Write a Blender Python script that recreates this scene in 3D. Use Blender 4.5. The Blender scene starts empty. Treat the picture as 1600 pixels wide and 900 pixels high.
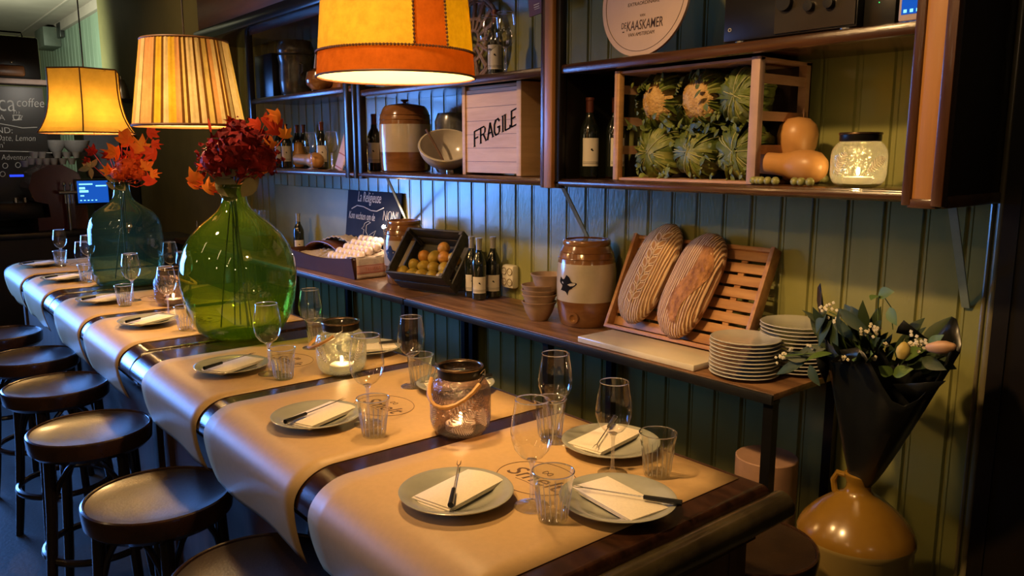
import bpy, bmesh, math, random
from mathutils import Vector, Matrix, Euler

random.seed(7)
PI = math.pi
SC = bpy.context.scene
COL = SC.collection

# ------------------------------------------------------------------ camera
YAW, PITCH, FPX, CAMZ = math.radians(50.43), math.radians(9.656), 1229.9, 1.6
FWD = Vector((-math.sin(YAW) * math.cos(PITCH), math.cos(YAW) * math.cos(PITCH), -math.sin(PITCH)))
RGT = FWD.cross(Vector((0, 0, 1))).normalized()
UPV = RGT.cross(FWD)
cam = bpy.data.cameras.new('camera')
cam.sensor_width = 36.0
cam.lens = 36.0 * FPX / 1600.0
cam.clip_start = 0.02
cam_o = bpy.data.objects.new('camera', cam)
COL.objects.link(cam_o)
cam_o.matrix_world = Matrix(((RGT.x, UPV.x, -FWD.x, 0), (RGT.y, UPV.y, -FWD.y, 0), (RGT.z, UPV.z, -FWD.z, CAMZ), (0, 0, 0, 1)))
SC.camera = cam_o

# measuring helpers: where a sight line of the photograph meets a level or an upright plane of the room
def ray(x, y):
    return FWD * FPX + RGT * (x - 800) - UPV * (y - 450)
def on_z(x, y, z):
    d = ray(x, y); return d * ((z - CAMZ) / d.z) + Vector((0, 0, CAMZ))
def on_y(x, y, Y):
    d = ray(x, y); return d * (Y / d.y) + Vector((0, 0, CAMZ))
def on_x(x, y, X):
    d = ray(x, y); return d * (X / d.x) + Vector((0, 0, CAMZ))

# ------------------------------------------------------------------ look and light
SC.view_settings.view_transform = 'Standard'
SC.view_settings.look = 'None'
SC.view_settings.gamma = 1.0
SC.view_settings.use_curve_mapping = False
SC.view_settings.exposure = 0.12
SC.cycles.max_bounces = 8
SC.cycles.diffuse_bounces = 3
SC.cycles.glossy_bounces = 4
SC.cycles.transmission_bounces = 6
SC.cycles.transparent_max_bounces = 32
SC.cycles.caustics_reflective = False
SC.cycles.caustics_refractive = False
SC.cycles.sample_clamp_indirect = 4.0
SC.cycles.use_denoising = True

w = bpy.data.worlds.new('dusk')
SC.world = w
w.use_nodes = True
w.node_tree.nodes['Background'].inputs[0].default_value = (0.25, 0.42, 0.9, 1)
w.node_tree.nodes['Background'].inputs[1].default_value = 0.02

WARM = (1.0, 0.60, 0.26)
def lamp(name, kind, loc, power, color=WARM, size=0.1, target=None, size_y=None, spot=None, blend=0.6):
    l = bpy.data.lights.new(name, kind)
    l.energy = power; l.color = color
    if kind == 'AREA':
        l.size = size
        if size_y: l.shape = 'RECTANGLE'; l.size_y = size_y
    else:
        l.shadow_soft_size = size
    if kind == 'SPOT':
        l.spot_size = math.radians(spot or 90); l.spot_blend = blend
    o = bpy.data.objects.new(name, l); COL.objects.link(o)
    o.location = loc
    if target is not None:
        o.rotation_euler = (Vector(target) - Vector(loc)).to_track_quat('-Z', 'Y').to_euler()
    return o
# dusk daylight falling through the street windows to the left of the view
win = lamp('window_daylight', 'AREA', (-7.55, -0.80, 1.42), 38, (0.12, 0.34, 1.0), 2.0, (-5.2, 0.40, 0.9), 1.3)
win.data.spread = math.radians(62)
# warm ceiling spots above the tables
lamp('ceiling_spot_light', 'SPOT', (-1.35, 0.18, 2.95), 175, (1.0, 0.60, 0.24), 0.07, (-1.30, 1.85, 1.20), spot=72, blend=0.9)
lamp('ceiling_spot_light', 'SPOT', (-3.3, 0.18, 2.95), 140, (1.0, 0.62, 0.32), 0.07, (-3.5, 1.85, 1.20), spot=80, blend=0.9)
# unseen small lamps added behind the viewer for sparkle in the glassware
for gx, gy, gz in ((-3.9, -1.7, 2.0), (-2.6, -1.2, 2.3), (-1.5, -1.6, 1.9), (-0.4, -1.2, 2.25), (0.9, -0.8, 2.1), (1.3, 0.7, 2.2)):
    lamp('added_sparkle_light', 'POINT', (gx, gy, gz), 3.6, (1.0, 0.70, 0.40), 0.05)
# unseen light strips added behind the viewer to draw streaks in the glass
for tx in (-3.6, -1.9, -0.4):
    tl = lamp('added_streak_light', 'AREA', (tx, -0.9, 2.75), 1.8, (1.0, 0.68, 0.36), 0.05, (tx - 0.6, 1.2, 0.9), 0.75)
# the bar's own cool light, behind the top of its shelf
lamp('bar_light', 'SPOT', (-10.2, 0.9, 2.55), 260, (0.85, 1.0, 0.70), 0.15, (-11.4, 2.4, 2.6), spot=130, blend=0.7)
lamp('plaster_fill_light', 'SPOT', (-6.8, 0.9, 3.2), 28, (1.0, 0.72, 0.36), 0.08, (-7.4, 2.4, 2.0), spot=100, blend=0.9)  # added warm fill that lifts the olive wall out of black
lamp('bar_board_light', 'SPOT', (-7.6, 1.35, 2.25), 12, (1.0, 0.9, 0.75), 0.05, (-8.45, 1.35, 1.8), spot=85, blend=0.8)

# ------------------------------------------------------------------ materials
MATS = {}
def new_mat(name):
    m = bpy.data.materials.new(name); m.use_nodes = True
    nt = m.node_tree; nt.nodes.clear()
    out = nt.nodes.new('ShaderNodeOutputMaterial')
    MATS[name] = m
    return m, nt, out
def N(nt, t, **kw):
    n = nt.nodes.new(t)
    for k, v in kw.items():
        if k in n.inputs: n.inputs[k].default_value = v
        else: setattr(n, k, v)
    return n
def c4(c): return (c[0], c[1], c[2], 1)
def mat(name, col, rough=0.5, metal=0.0, var=0.15, scale=(8, 8, 8), col2=None, bump=0.0, bscale=None, spec=0.5, coat=0.0, sss=0.0, detail=4):
    """painted / natural surface: two colours mixed by a stretched noise, with optional bump"""
    m, nt, out = new_mat(name)
    b = N(nt, 'ShaderNodeBsdfPrincipled', Roughness=rough, Metallic=metal)
    b.inputs['Specular IOR Level'].default_value = spec
    b.inputs['Coat Weight'].default_value = coat
    b.inputs['Coat Roughness'].default_value = 0.15
    tc = N(nt, 'ShaderNodeTexCoord'); mp = N(nt, 'ShaderNodeMapping')
    mp.inputs['Scale'].default_value = scale
    nz = N(nt, 'ShaderNodeTexNoise', Scale=1.0, Detail=detail, Roughness=0.6)
    nt.links.new(tc.outputs['Object'], mp.inputs[0]); nt.links.new(mp.outputs[0], nz.inputs['Vector'])
    rp = N(nt, 'ShaderNodeValToRGB')
    if col2 is None: col2 = tuple(max(0, c * (1 - var * 1.6)) for c in col)
    rp.color_ramp.elements[0].position = 0.32; rp.color_ramp.elements[0].color = c4(col2)
    rp.color_ramp.elements[1].position = 0.62; rp.color_ramp.elements[1].color = c4(col)
    nt.links.new(nz.outputs[0], rp.inputs[0]); nt.links.new(rp.outputs[0], b.inputs['Base Color'])
    if bump:
        n2 = N(nt, 'ShaderNodeTexNoise', Scale=bscale or 30.0, Detail=5)
        nt.links.new(mp.outputs[0] if bscale is None else tc.outputs['Object'], n2.inputs['Vector'])
        bp = N(nt, 'ShaderNodeBump', Strength=bump, Distance=0.01)
        nt.links.new(n2.outputs[0], bp.inputs['Height']); nt.links.new(bp.outputs[0], b.inputs['Normal'])
    nt.links.new(b.outputs[0], out.inputs[0])
    return m
def glass(name, tint=(0.97, 0.98, 0.97), refl=1.0, rough=0.02, milky=0.0, milk=(1, 1, 1), bump=0.0, bscale=40, edge=0.6):
    """thin blown glass: mostly clear, mirrors at grazing angles"""
    m, nt, out = new_mat(name)
    tr = N(nt, 'ShaderNodeBsdfTransparent')
    gl = N(nt, 'ShaderNodeBsdfAnisotropic'); gl.inputs['Roughness'].default_value = rough
    gl.inputs[0].default_value = (1, 1, 1, 1)
    lw = N(nt, 'ShaderNodeLayerWeight', Blend=0.5)
    pw = N(nt, 'ShaderNodeMath', operation='POWER'); pw.inputs[1].default_value = 4.2
    ml = N(nt, 'ShaderNodeMath', operation='MULTIPLY_ADD'); ml.inputs[1].default_value = 0.75 * refl; ml.inputs[2].default_value = 0.055 * refl
    ml.use_clamp = True
    tm = N(nt, 'ShaderNodeMixRGB'); tm.inputs[1].default_value = c4(tint); tm.inputs[2].default_value = c4([v * edge for v in tint])
    p2 = N(nt, 'ShaderNodeMath', operation='POWER'); p2.inputs[1].default_value = 5.0
    nt.links.new(lw.outputs['Facing'], p2.inputs[0]); nt.links.new(p2.outputs[0], tm.inputs[0]); nt.links.new(tm.outputs[0], tr.inputs[0])
    nt.links.new(lw.outputs['Facing'], pw.inputs[0]); nt.links.new(pw.outputs[0], ml.inputs[0])
    mx = N(nt, 'ShaderNodeMixShader')
    nt.links.new(ml.outputs[0], mx.inputs[0]); nt.links.new(gl.outputs[0], mx.inputs[2])
    base = tr
    if milky:
        tl = N(nt, 'ShaderNodeBsdfTranslucent'); tl.inputs[0].default_value = c4(milk)
        m2 = N(nt, 'ShaderNodeMixShader'); m2.inputs[0].default_value = milky
        nt.links.new(tr.outputs[0], m2.inputs[1]); nt.links.new(tl.outputs[0], m2.inputs[2]); base = m2
    if bump:
        tc = N(nt, 'ShaderNodeTexCoord')
        nz = N(nt, 'ShaderNodeTexNoise', Scale=bscale, Detail=2)
        nt.links.new(tc.outputs['Object'], nz.inputs['Vector'])
        bp = N(nt, 'ShaderNodeBump', Strength=bump, Distance=0.01)
        nt.links.new(nz.outputs[0], bp.inputs['Height']); nt.links.new(bp.outputs[0], gl.inputs['Normal'])
    nt.links.new(base.outputs[0], mx.inputs[1]); nt.links.new(mx.outputs[0], out.inputs[0])
    return m
def shade_mat(name, col, through, rough=0.8, weave=60.0):
    """lampshade cloth or parchment that lets the bulb's light through"""
    m, nt, out = new_mat(name)
    df = N(nt, 'ShaderNodeBsdfDiffuse'); tl = N(nt, 'ShaderNodeBsdfTranslucent')
    tc = N(nt, 'ShaderNodeTexCoord'); nz = N(nt, 'ShaderNodeTexNoise', Scale=weave, Detail=6, Roughness=0.7)
    nt.links.new(tc.outputs['Object'], nz.inputs['Vector'])
    for sh, c in ((df, col), (tl, through)):
        rp = N(nt, 'ShaderNodeValToRGB')
        rp.color_ramp.elements[0].position = 0.3; rp.color_ramp.elements[0].color = c4([v * 0.72 for v in c])
        rp.color_ramp.elements[1].position = 0.65; rp.color_ramp.elements[1].color = c4(c)
        nt.links.new(nz.outputs[0], rp.inputs[0]); nt.links.new(rp.outputs[0], sh.inputs[0])
    ge = N(nt, 'ShaderNodeNewGeometry'); mi = N(nt, 'ShaderNodeMixRGB')
    lk = df.inputs[0].links[0].from_socket
    mi.inputs[2].default_value = (0.62, 0.47, 0.25, 1)
    nt.links.new(ge.outputs['Backfacing'], mi.inputs[0]); nt.links.new(lk, mi.inputs[1]); nt.links.new(mi.outputs[0], df.inputs[0])
    ad = N(nt, 'ShaderNodeAddShader')
    nt.links.new(df.outputs[0], ad.inputs[0]); nt.links.new(tl.outputs[0], ad.inputs[1])
    nt.links.new(ad.outputs[0], out.inputs[0])
    return m
def glow(name, col, strength):
    m, nt, out = new_mat(name)
    e = N(nt, 'ShaderNodeEmission'); e.inputs[0].default_value = c4(col); e.inputs[1].default_value = strength
    nt.links.new(e.outputs[0], out.inputs[0]); return m

wall_paint = mat('sage_paint', (0.29, 0.285, 0.095), 0.25, var=0.12, scale=(3, 3, 1.2), bump=0.1, coat=0.35)
olive_plaster = mat('olive_plaster', (0.20, 0.165, 0.065), 0.6, scale=(2, 2, 2))
teal_paint = mat('teal_paint', (0.20, 0.26, 0.20), 0.4, scale=(3, 3, 1))
ceil_m = mat('ceiling_paint', (0.34, 0.27, 0.24), 0.7, scale=(1, 1, 1))
floor_m = mat('floor_concrete', (0.045, 0.043, 0.033), 0.5, scale=(2, 2, 2), bump=0.1)
black_wood = mat('black_panel', (0.010, 0.007, 0.005), 0.35, scale=(20, 20, 2))
cab_wood = mat('cabinet_wood', (0.085, 0.035, 0.014), 0.22, scale=(2, 30, 30), col2=(0.04, 0.014, 0.006), coat=0.4, bump=0.1)
cab_wood_v = mat('cabinet_wood_upright', (0.10, 0.04, 0.015), 0.25, scale=(30, 30, 2), col2=(0.045, 0.016, 0.006), coat=0.4, bump=0.1)
post_wood = mat('varnished_oak', (0.50, 0.23, 0.065), 0.4, scale=(25, 25, 1.5), col2=(0.38, 0.16, 0.04), coat=0.2, bump=0.1)
steel_blue = mat('dark_lacquer', (0.03, 0.03, 0.035), 0.2, scale=(8, 8, 8))
table_wood = mat('table_wood', (0.052, 0.02, 0.010), 0.2, scale=(3, 40, 40), col2=(0.018, 0.007, 0.004), coat=0.5, bump=0.08)
table_edge = mat('worn_table_edge', (0.065, 0.05, 0.022), 0.25, scale=(6, 6, 6), col2=(0.025, 0.018, 0.008), coat=0.8, bump=0.12, bscale=60, spec=1.0)
table_panel = mat('table_panel', (0.12, 0.062, 0.028), 0.45, scale=(20, 20, 2), col2=(0.07, 0.035, 0.016))
kraft = mat('kraft_paper', (0.63, 0.41, 0.19), 0.44, scale=(60, 60, 60), var=0.04, bump=0.05, spec=0.42)
ink = mat('brown_ink', (0.11, 0.055, 0.03), 0.6)
plate_m = mat('grey_glaze', (0.40, 0.40, 0.34), 0.13, scale=(10, 10, 10), var=0.1, coat=0.4)
plate_w = mat('stack_glaze', (0.60, 0.58, 0.52), 0.12, scale=(10, 10, 10), var=0.08, coat=0.4)
plate_dk = mat('plate_bare_edge', (0.10, 0.09, 0.08), 0.5)
napkin_m = mat('napkin', (0.90, 0.80, 0.64), 0.75, scale=(200, 200, 200), var=0.05, bump=0.1)
cloth_w = mat('linen', (0.70, 0.58, 0.47), 0.85, scale=(120, 120, 120), var=0.1, bump=0.4)
cloth_r = mat('red_print', (0.50, 0.16, 0.13), 0.85)
steel = mat('steel', (0.62, 0.60, 0.56), 0.25, metal=1.0)
black_pl = mat('black_plastic', (0.012, 0.012, 0.012), 0.32)
black_mt = mat('black_metal', (0.02, 0.018, 0.016), 0.35, metal=0.6)
bronze = mat('bronze_rim', (0.22, 0.15, 0.09), 0.25, metal=0.9)
bamboo = mat('bamboo', (0.62, 0.33, 0.10), 0.4, scale=(40, 40, 40))
clear = glass('clear_glass', (0.985, 0.985, 0.98), refl=1.5, rough=0.035, edge=0.88)
clear_stem = glass('glass_stem', (0.97, 0.97, 0.96), refl=2.5, rough=0.10, edge=0.95, milky=0.12)
clear_rim = glass('glass_rim', (0.95, 0.95, 0.93), refl=5.0, rough=0.15, milky=0.45)
tumb_g = glass('pressed_glass', (0.97, 0.98, 0.96), 1.7, 0.05, edge=0.75)
demi_green = glass('green_glass', (0.62, 0.74, 0.30), 1.0, 0.03, milky=0.12, milk=(0.22, 0.38, 0.04), edge=0.35)
demi_teal = glass('teal_glass', (0.50, 0.62, 0.50), 0.7, 0.03, milky=0.10, milk=(0.12, 0.20, 0.10), edge=0.4)
jar_smoke = glass('smoke_glass', (0.46, 0.35, 0.28), 1.1, 0.06, milky=0.03, milk=(0.75, 0.55, 0.40), bump=0.6, bscale=90)
jar_green = glass('sage_glass', (0.66, 0.66, 0.46), 1.2, 0.06, milky=0.15, milk=(0.80, 0.76, 0.45), bump=0.7, bscale=70)
fern_m = glass('fern_glass', (0.9, 0.85, 0.8), 2.0, 0.1, milky=0.75, milk=(1, 0.9, 0.8))
wax = mat('wax', (0.8, 0.72, 0.62), 0.5)
flame_m = glow('flame', (1.0, 0.72, 0.35), 60)
bottle_g = mat('dark_bottle_glass', (0.010, 0.013, 0.009), 0.06, coat=0.6)
foil_w = mat('pale_foil', (0.42, 0.40, 0.36), 0.3, metal=0.5)
foil_r = mat('dark_foil', (0.13, 0.035, 0.02), 0.3, metal=0.3)
label_m = mat('bottle_label', (0.72, 0.66, 0.56), 0.7, var=0.05)
stone_cr = mat('cream_stoneware', (0.60, 0.50, 0.35), 0.16, scale=(6, 6, 6), var=0.12, coat=0.7)
stone_br = mat('brown_stoneware', (0.30, 0.135, 0.042), 0.14, scale=(5, 5, 14), col2=(0.17, 0.065, 0.02), coat=0.8)
stone_dk = mat('grey_stoneware', (0.10, 0.095, 0.075), 0.25, scale=(12, 12, 12), col2=(0.03, 0.028, 0.022), coat=0.4)
stone_jug = mat('ochre_stoneware', (0.30, 0.165, 0.022), 0.24, scale=(3, 3, 3), col2=(0.21, 0.10, 0.012), coat=0.5)
stone_jug2 = mat('buff_stoneware', (0.44, 0.31, 0.10), 0.3, scale=(3, 3, 3), var=0.12, coat=0.3)
blue_ink = mat('cobalt_mark', (0.02, 0.035, 0.09), 0.3)
black_ink = mat('black_mark', (0.012, 0.010, 0.010), 0.9, spec=0.1)
bowl_m = mat('raw_clay_bowl', (0.42, 0.27, 0.16), 0.6, scale=(14, 14, 14))
mix_bowl = mat('mixing_bowl_glaze', (0.62, 0.55, 0.42), 0.22, var=0.06, coat=0.4)
cons_wood = mat('console_wood', (0.30, 0.155, 0.075), 0.38, scale=(2.0, 28, 28), col2=(0.10, 0.045, 0.02), bump=0.15)
pine = mat('pine_box', (0.82, 0.54, 0.29), 0.5, scale=(3, 3, 30), col2=(0.70, 0.43, 0.21), bump=0.1)
pine_y = mat('pine_box_end', (0.60, 0.33, 0.12), 0.5, scale=(3, 3, 30))
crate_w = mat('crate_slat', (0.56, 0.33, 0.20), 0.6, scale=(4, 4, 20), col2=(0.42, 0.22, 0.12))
crate_blk = mat('black_crate', (0.075, 0.070, 0.055), 0.5, scale=(4, 40, 40), var=0.4, bump=0.3)
tray_wood = mat('bread_tray_wood', (0.52, 0.26, 0.095), 0.45, scale=(3, 30, 30), col2=(0.36, 0.15, 0.045), bump=0.15)
brown_tray = mat('brown_leather_tray', (0.062, 0.022, 0.010), 0.6, scale=(5, 5, 5), spec=0.25)
marble = mat('cream_marble', (0.78, 0.68, 0.52), 0.22, scale=(3, 3, 3), var=0.1)
chalk_bl = mat('blue_chalkboard', (0.022, 0.030, 0.055), 0.8, scale=(6, 6, 6), spec=0.12)
chalk_bk = mat('black_chalkboard', (0.018, 0.018, 0.017), 0.38, scale=(3, 3, 3))
chalk = mat('chalk', (0.75, 0.75, 0.72), 0.9)
egg_m = mat('egg_shell', (0.88, 0.74, 0.64), 0.5, var=0.08)
lemon_m = mat('lemon_skin', (0.62, 0.40, 0.055), 0.42, scale=(14, 14, 14), col2=(0.40, 0.30, 0.04), bump=0.4, bscale=90)
quince_m = mat('orange_skin', (0.70, 0.30, 0.05), 0.42, scale=(14, 14, 14), col2=(0.50, 0.28, 0.05), bump=0.4, bscale=90)
squash_m = mat('butternut_skin', (0.62, 0.31, 0.10), 0.38, scale=(5, 5, 5), var=0.12)
stem_m = mat('dry_stem', (0.18, 0.10, 0.05), 0.8)
socket_m = mat('socket_plastic', (0.72, 0.66, 0.50), 0.35)
brace_m = mat('pale_green_bracket', (0.36, 0.42, 0.28), 0.4)
crust = None
leaf_or = mat('orange_leaf', (0.98, 0.17, 0.018), 0.6, scale=(9, 9, 9), col2=(0.98, 0.36, 0.03), spec=0.2)
leaf_rd = mat('red_leaf', (0.80, 0.07, 0.015), 0.6, scale=(9, 9, 9), col2=(0.60, 0.04, 0.01), spec=0.2)
leaf_gn = mat('olive_leaf', (0.20, 0.17, 0.06), 0.5, scale=(9, 9, 9))
leaf_pl = mat('pale_leaf', (0.34, 0.32, 0.20), 0.5)
petal_rd = mat('wine_petal', (0.30, 0.016, 0.012), 0.7, scale=(20, 20, 20), col2=(0.10, 0.008, 0.008), spec=0.15)
petal_or = mat('orange_petal', (0.85, 0.12, 0.014), 0.7, scale=(20, 20, 20), col2=(0.50, 0.05, 0.01), spec=0.15)
leaf_dk = mat('dark_green_leaf', (0.028, 0.050, 0.016), 0.55, scale=(15, 15, 15))
leaf_md = mat('fresh_green_leaf', (0.10, 0.17, 0.035), 0.55, scale=(15, 15, 15))
petal_wh = mat('white_petal', (0.75, 0.68, 0.48), 0.6)
petal_yl = mat('yellow_bud', (0.55, 0.42, 0.12), 0.5)
cab_leaf = mat('cabbage_leaf', (0.15, 0.19, 0.032), 0.5, scale=(10, 10, 10), col2=(0.05, 0.08, 0.016), bump=0.4, bscale=40)
cab_leaf2 = mat('pale_cabbage_leaf', (0.30, 0.31, 0.08), 0.5, scale=(10, 10, 10), col2=(0.11, 0.15, 0.03), bump=0.4, bscale=40)
curd = mat('cauliflower_curd', (0.74, 0.48, 0.19), 0.7, scale=(40, 40, 40), col2=(0.50, 0.27, 0.08), bump=0.8, bscale=120)
wrap_m = mat('black_wrapping_paper', (0.010, 0.011, 0.010), 0.32)
stool_m = mat('ebonised_bentwood', (0.018, 0.012, 0.010), 0.24, scale=(8, 8, 8), coat=0.5)
seat_m = mat('worn_seat_wood', (0.038, 0.021, 0.010), 0.34, scale=(5, 5, 5), col2=(0.018, 0.011, 0.008), coat=0.25, bump=0.08)
sign_m = mat('sign_board', (0.62, 0.47, 0.42), 0.6, var=0.04)
sign_in = mat('sign_ink', (0.06, 0.03, 0.03), 0.6)
wicker = mat('dark_wicker', (0.42, 0.27, 0.18), 0.6, scale=(40, 40, 40), var=0.4, bump=0.5)
plum = mat('plum_card', (0.16, 0.07, 0.09), 0.6)
amp_m = mat('amplifier_case', (0.014, 0.013, 0.012), 0.3)
amp_face = mat('amplifier_face', (0.06, 0.05, 0.04), 0.3, metal=0.7)
pink_pl = mat('pale_plastic', (0.62, 0.50, 0.45), 0.4)
screen_m = glow('blue_screen', (0.010, 0.09, 0.48), 1.0)
screen_c = glow('cyan_screen_marks', (0.25, 0.8, 1.0), 1.6)
maroon = mat('maroon_enamel', (0.075, 0.010, 0.012), 0.22, coat=0.5)
bar_brown = mat('bar_brown_post', (0.16, 0.06, 0.035), 0.4)
shelf_pk = mat('bar_shelf_edge', (0.45, 0.33, 0.28), 0.5)
cup_w = mat('porcelain', (0.50, 0.50, 0.50), 0.2)
bin_m = mat('buff_bin', (0.42, 0.24, 0.15), 0.6)
box_or = mat('orange_card', (0.34, 0.13, 0.045), 0.5)
cord_m = mat('lamp_cord', (0.015, 0.012, 0.01), 0.5)
water_grn = mat('greengage', (0.30, 0.30, 0.10), 0.35)
art_gy = mat('blue_grey_cloth', (0.16, 0.19, 0.25), 0.7)
parch = shade_mat('parchment_shade', (0.42, 0.27, 0.05), (0.0512, 0.0294, 0.00026), weave=35)
orange_p = shade_mat('orange_shade_band', (0.30, 0.08, 0.012), (0.0320, 0.0061, 0.00019), weave=35)
lining = shade_mat('shade_lining', (0.6, 0.5, 0.32), (0.0128, 0.0064, 0.00192))
stitch_m = mat('leather_stitch', (0.10, 0.035, 0.012), 0.6)
bell_p = shade_mat('yellow_silk_shade', (0.45, 0.30, 0.08), (0.1344, 0.0864, 0.01280), weave=6)
trim_br = mat('brown_shade_trim', (0.17, 0.07, 0.015), 0.6)
STRIPES = [shade_mat('cream_pleat', (0.45, 0.33, 0.15), (0.0800, 0.0672, 0.03520), weave=20),
           shade_mat('straw_pleat', (0.45, 0.31, 0.10), (0.0800, 0.0627, 0.02048), weave=20),
           shade_mat('yellow_pleat', (0.40, 0.24, 0.03), (0.0800, 0.0563, 0.00384), weave=20),
           shade_mat('apricot_pleat', (0.40, 0.20, 0.08), (0.0800, 0.0448, 0.01664), weave=20),
           shade_mat('olive_pleat', (0.22, 0.18, 0.09), (0.0416, 0.0352, 0.01792), weave=20),
           shade_mat('brown_pleat_fold', (0.10, 0.06, 0.02), (0.0154, 0.0064, 0.00128), weave=20)]

def crust_mat(name, n, flour, brown, dark):
    """rye crust with pale flour rings from the proving basket"""
    m, nt, out = new_mat(name)
    b = N(nt, 'ShaderNodeBsdfPrincipled', Roughness=0.75)
    tc = N(nt, 'ShaderNodeTexCoord'); mp = N(nt, 'ShaderNodeMapping'); mp.inputs['Scale'].default_value = (1, 0.12, 1)
    wv = N(nt, 'ShaderNodeTexWave', Scale=n, Distortion=3.2, Detail=3.0); wv.bands_direction = 'X'
    wv.inputs['Detail Scale'].default_value = 2.0
    nt.links.new(tc.outputs['Object'], mp.inputs[0]); nt.links.new(mp.outputs[0], wv.inputs['Vector'])
    nz = N(nt, 'ShaderNodeTexNoise', Scale=14.0, Detail=6, Roughness=0.7); nt.links.new(tc.outputs['Object'], nz.inputs['Vector'])
    r1 = N(nt, 'ShaderNodeValToRGB'); r1.color_ramp.elements[0].color = c4(dark); r1.color_ramp.elements[1].color = c4(brown)
    r1.color_ramp.elements[0].position = 0.35; r1.color_ramp.elements[1].position = 0.65
    nt.links.new(nz.outputs[0], r1.inputs[0])
    r2 = N(nt, 'ShaderNodeValToRGB'); r2.color_ramp.elements[0].position = 0.38; r2.color_ramp.elements[1].position = 0.66
    r2.color_ramp.elements[0].color = (0, 0, 0, 1); r2.color_ramp.elements[1].color = (0.85, 0.85, 0.85, 1)
    nt.links.new(wv.outputs[1], r2.inputs[0])
    mx = N(nt, 'ShaderNodeMixRGB'); mx.inputs[2].default_value = c4(flour)
    nt.links.new(r2.outputs[0], mx.inputs[0]); nt.links.new(r1.outputs[0], mx.inputs[1]); nt.links.new(mx.outputs[0], b.inputs['Base Color'])
    bp = N(nt, 'ShaderNodeBump', Strength=0.7, Distance=0.006)
    nt.links.new(wv.outputs[1], bp.inputs['Height']); nt.links.new(bp.outputs[0], b.inputs['Normal'])
    nt.links.new(b.outputs[0], out.inputs[0]); return m
crust1 = crust_mat('floured_crust', 33.0, (0.85, 0.62, 0.36), (0.44, 0.23, 0.085), (0.28, 0.13, 0.05))
crust2 = crust_mat('dark_floured_crust', 33.0, (0.78, 0.54, 0.32), (0.34, 0.155, 0.055), (0.18, 0.07, 0.025))
score_m = mat('split_crust', (0.46, 0.21, 0.07), 0.75, scale=(55, 25, 30), col2=(0.17, 0.06, 0.02), bump=0.9, bscale=70)
score_l = mat('wheat_cut', (0.42, 0.20, 0.05), 0.7, scale=(30, 30, 30))

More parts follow.
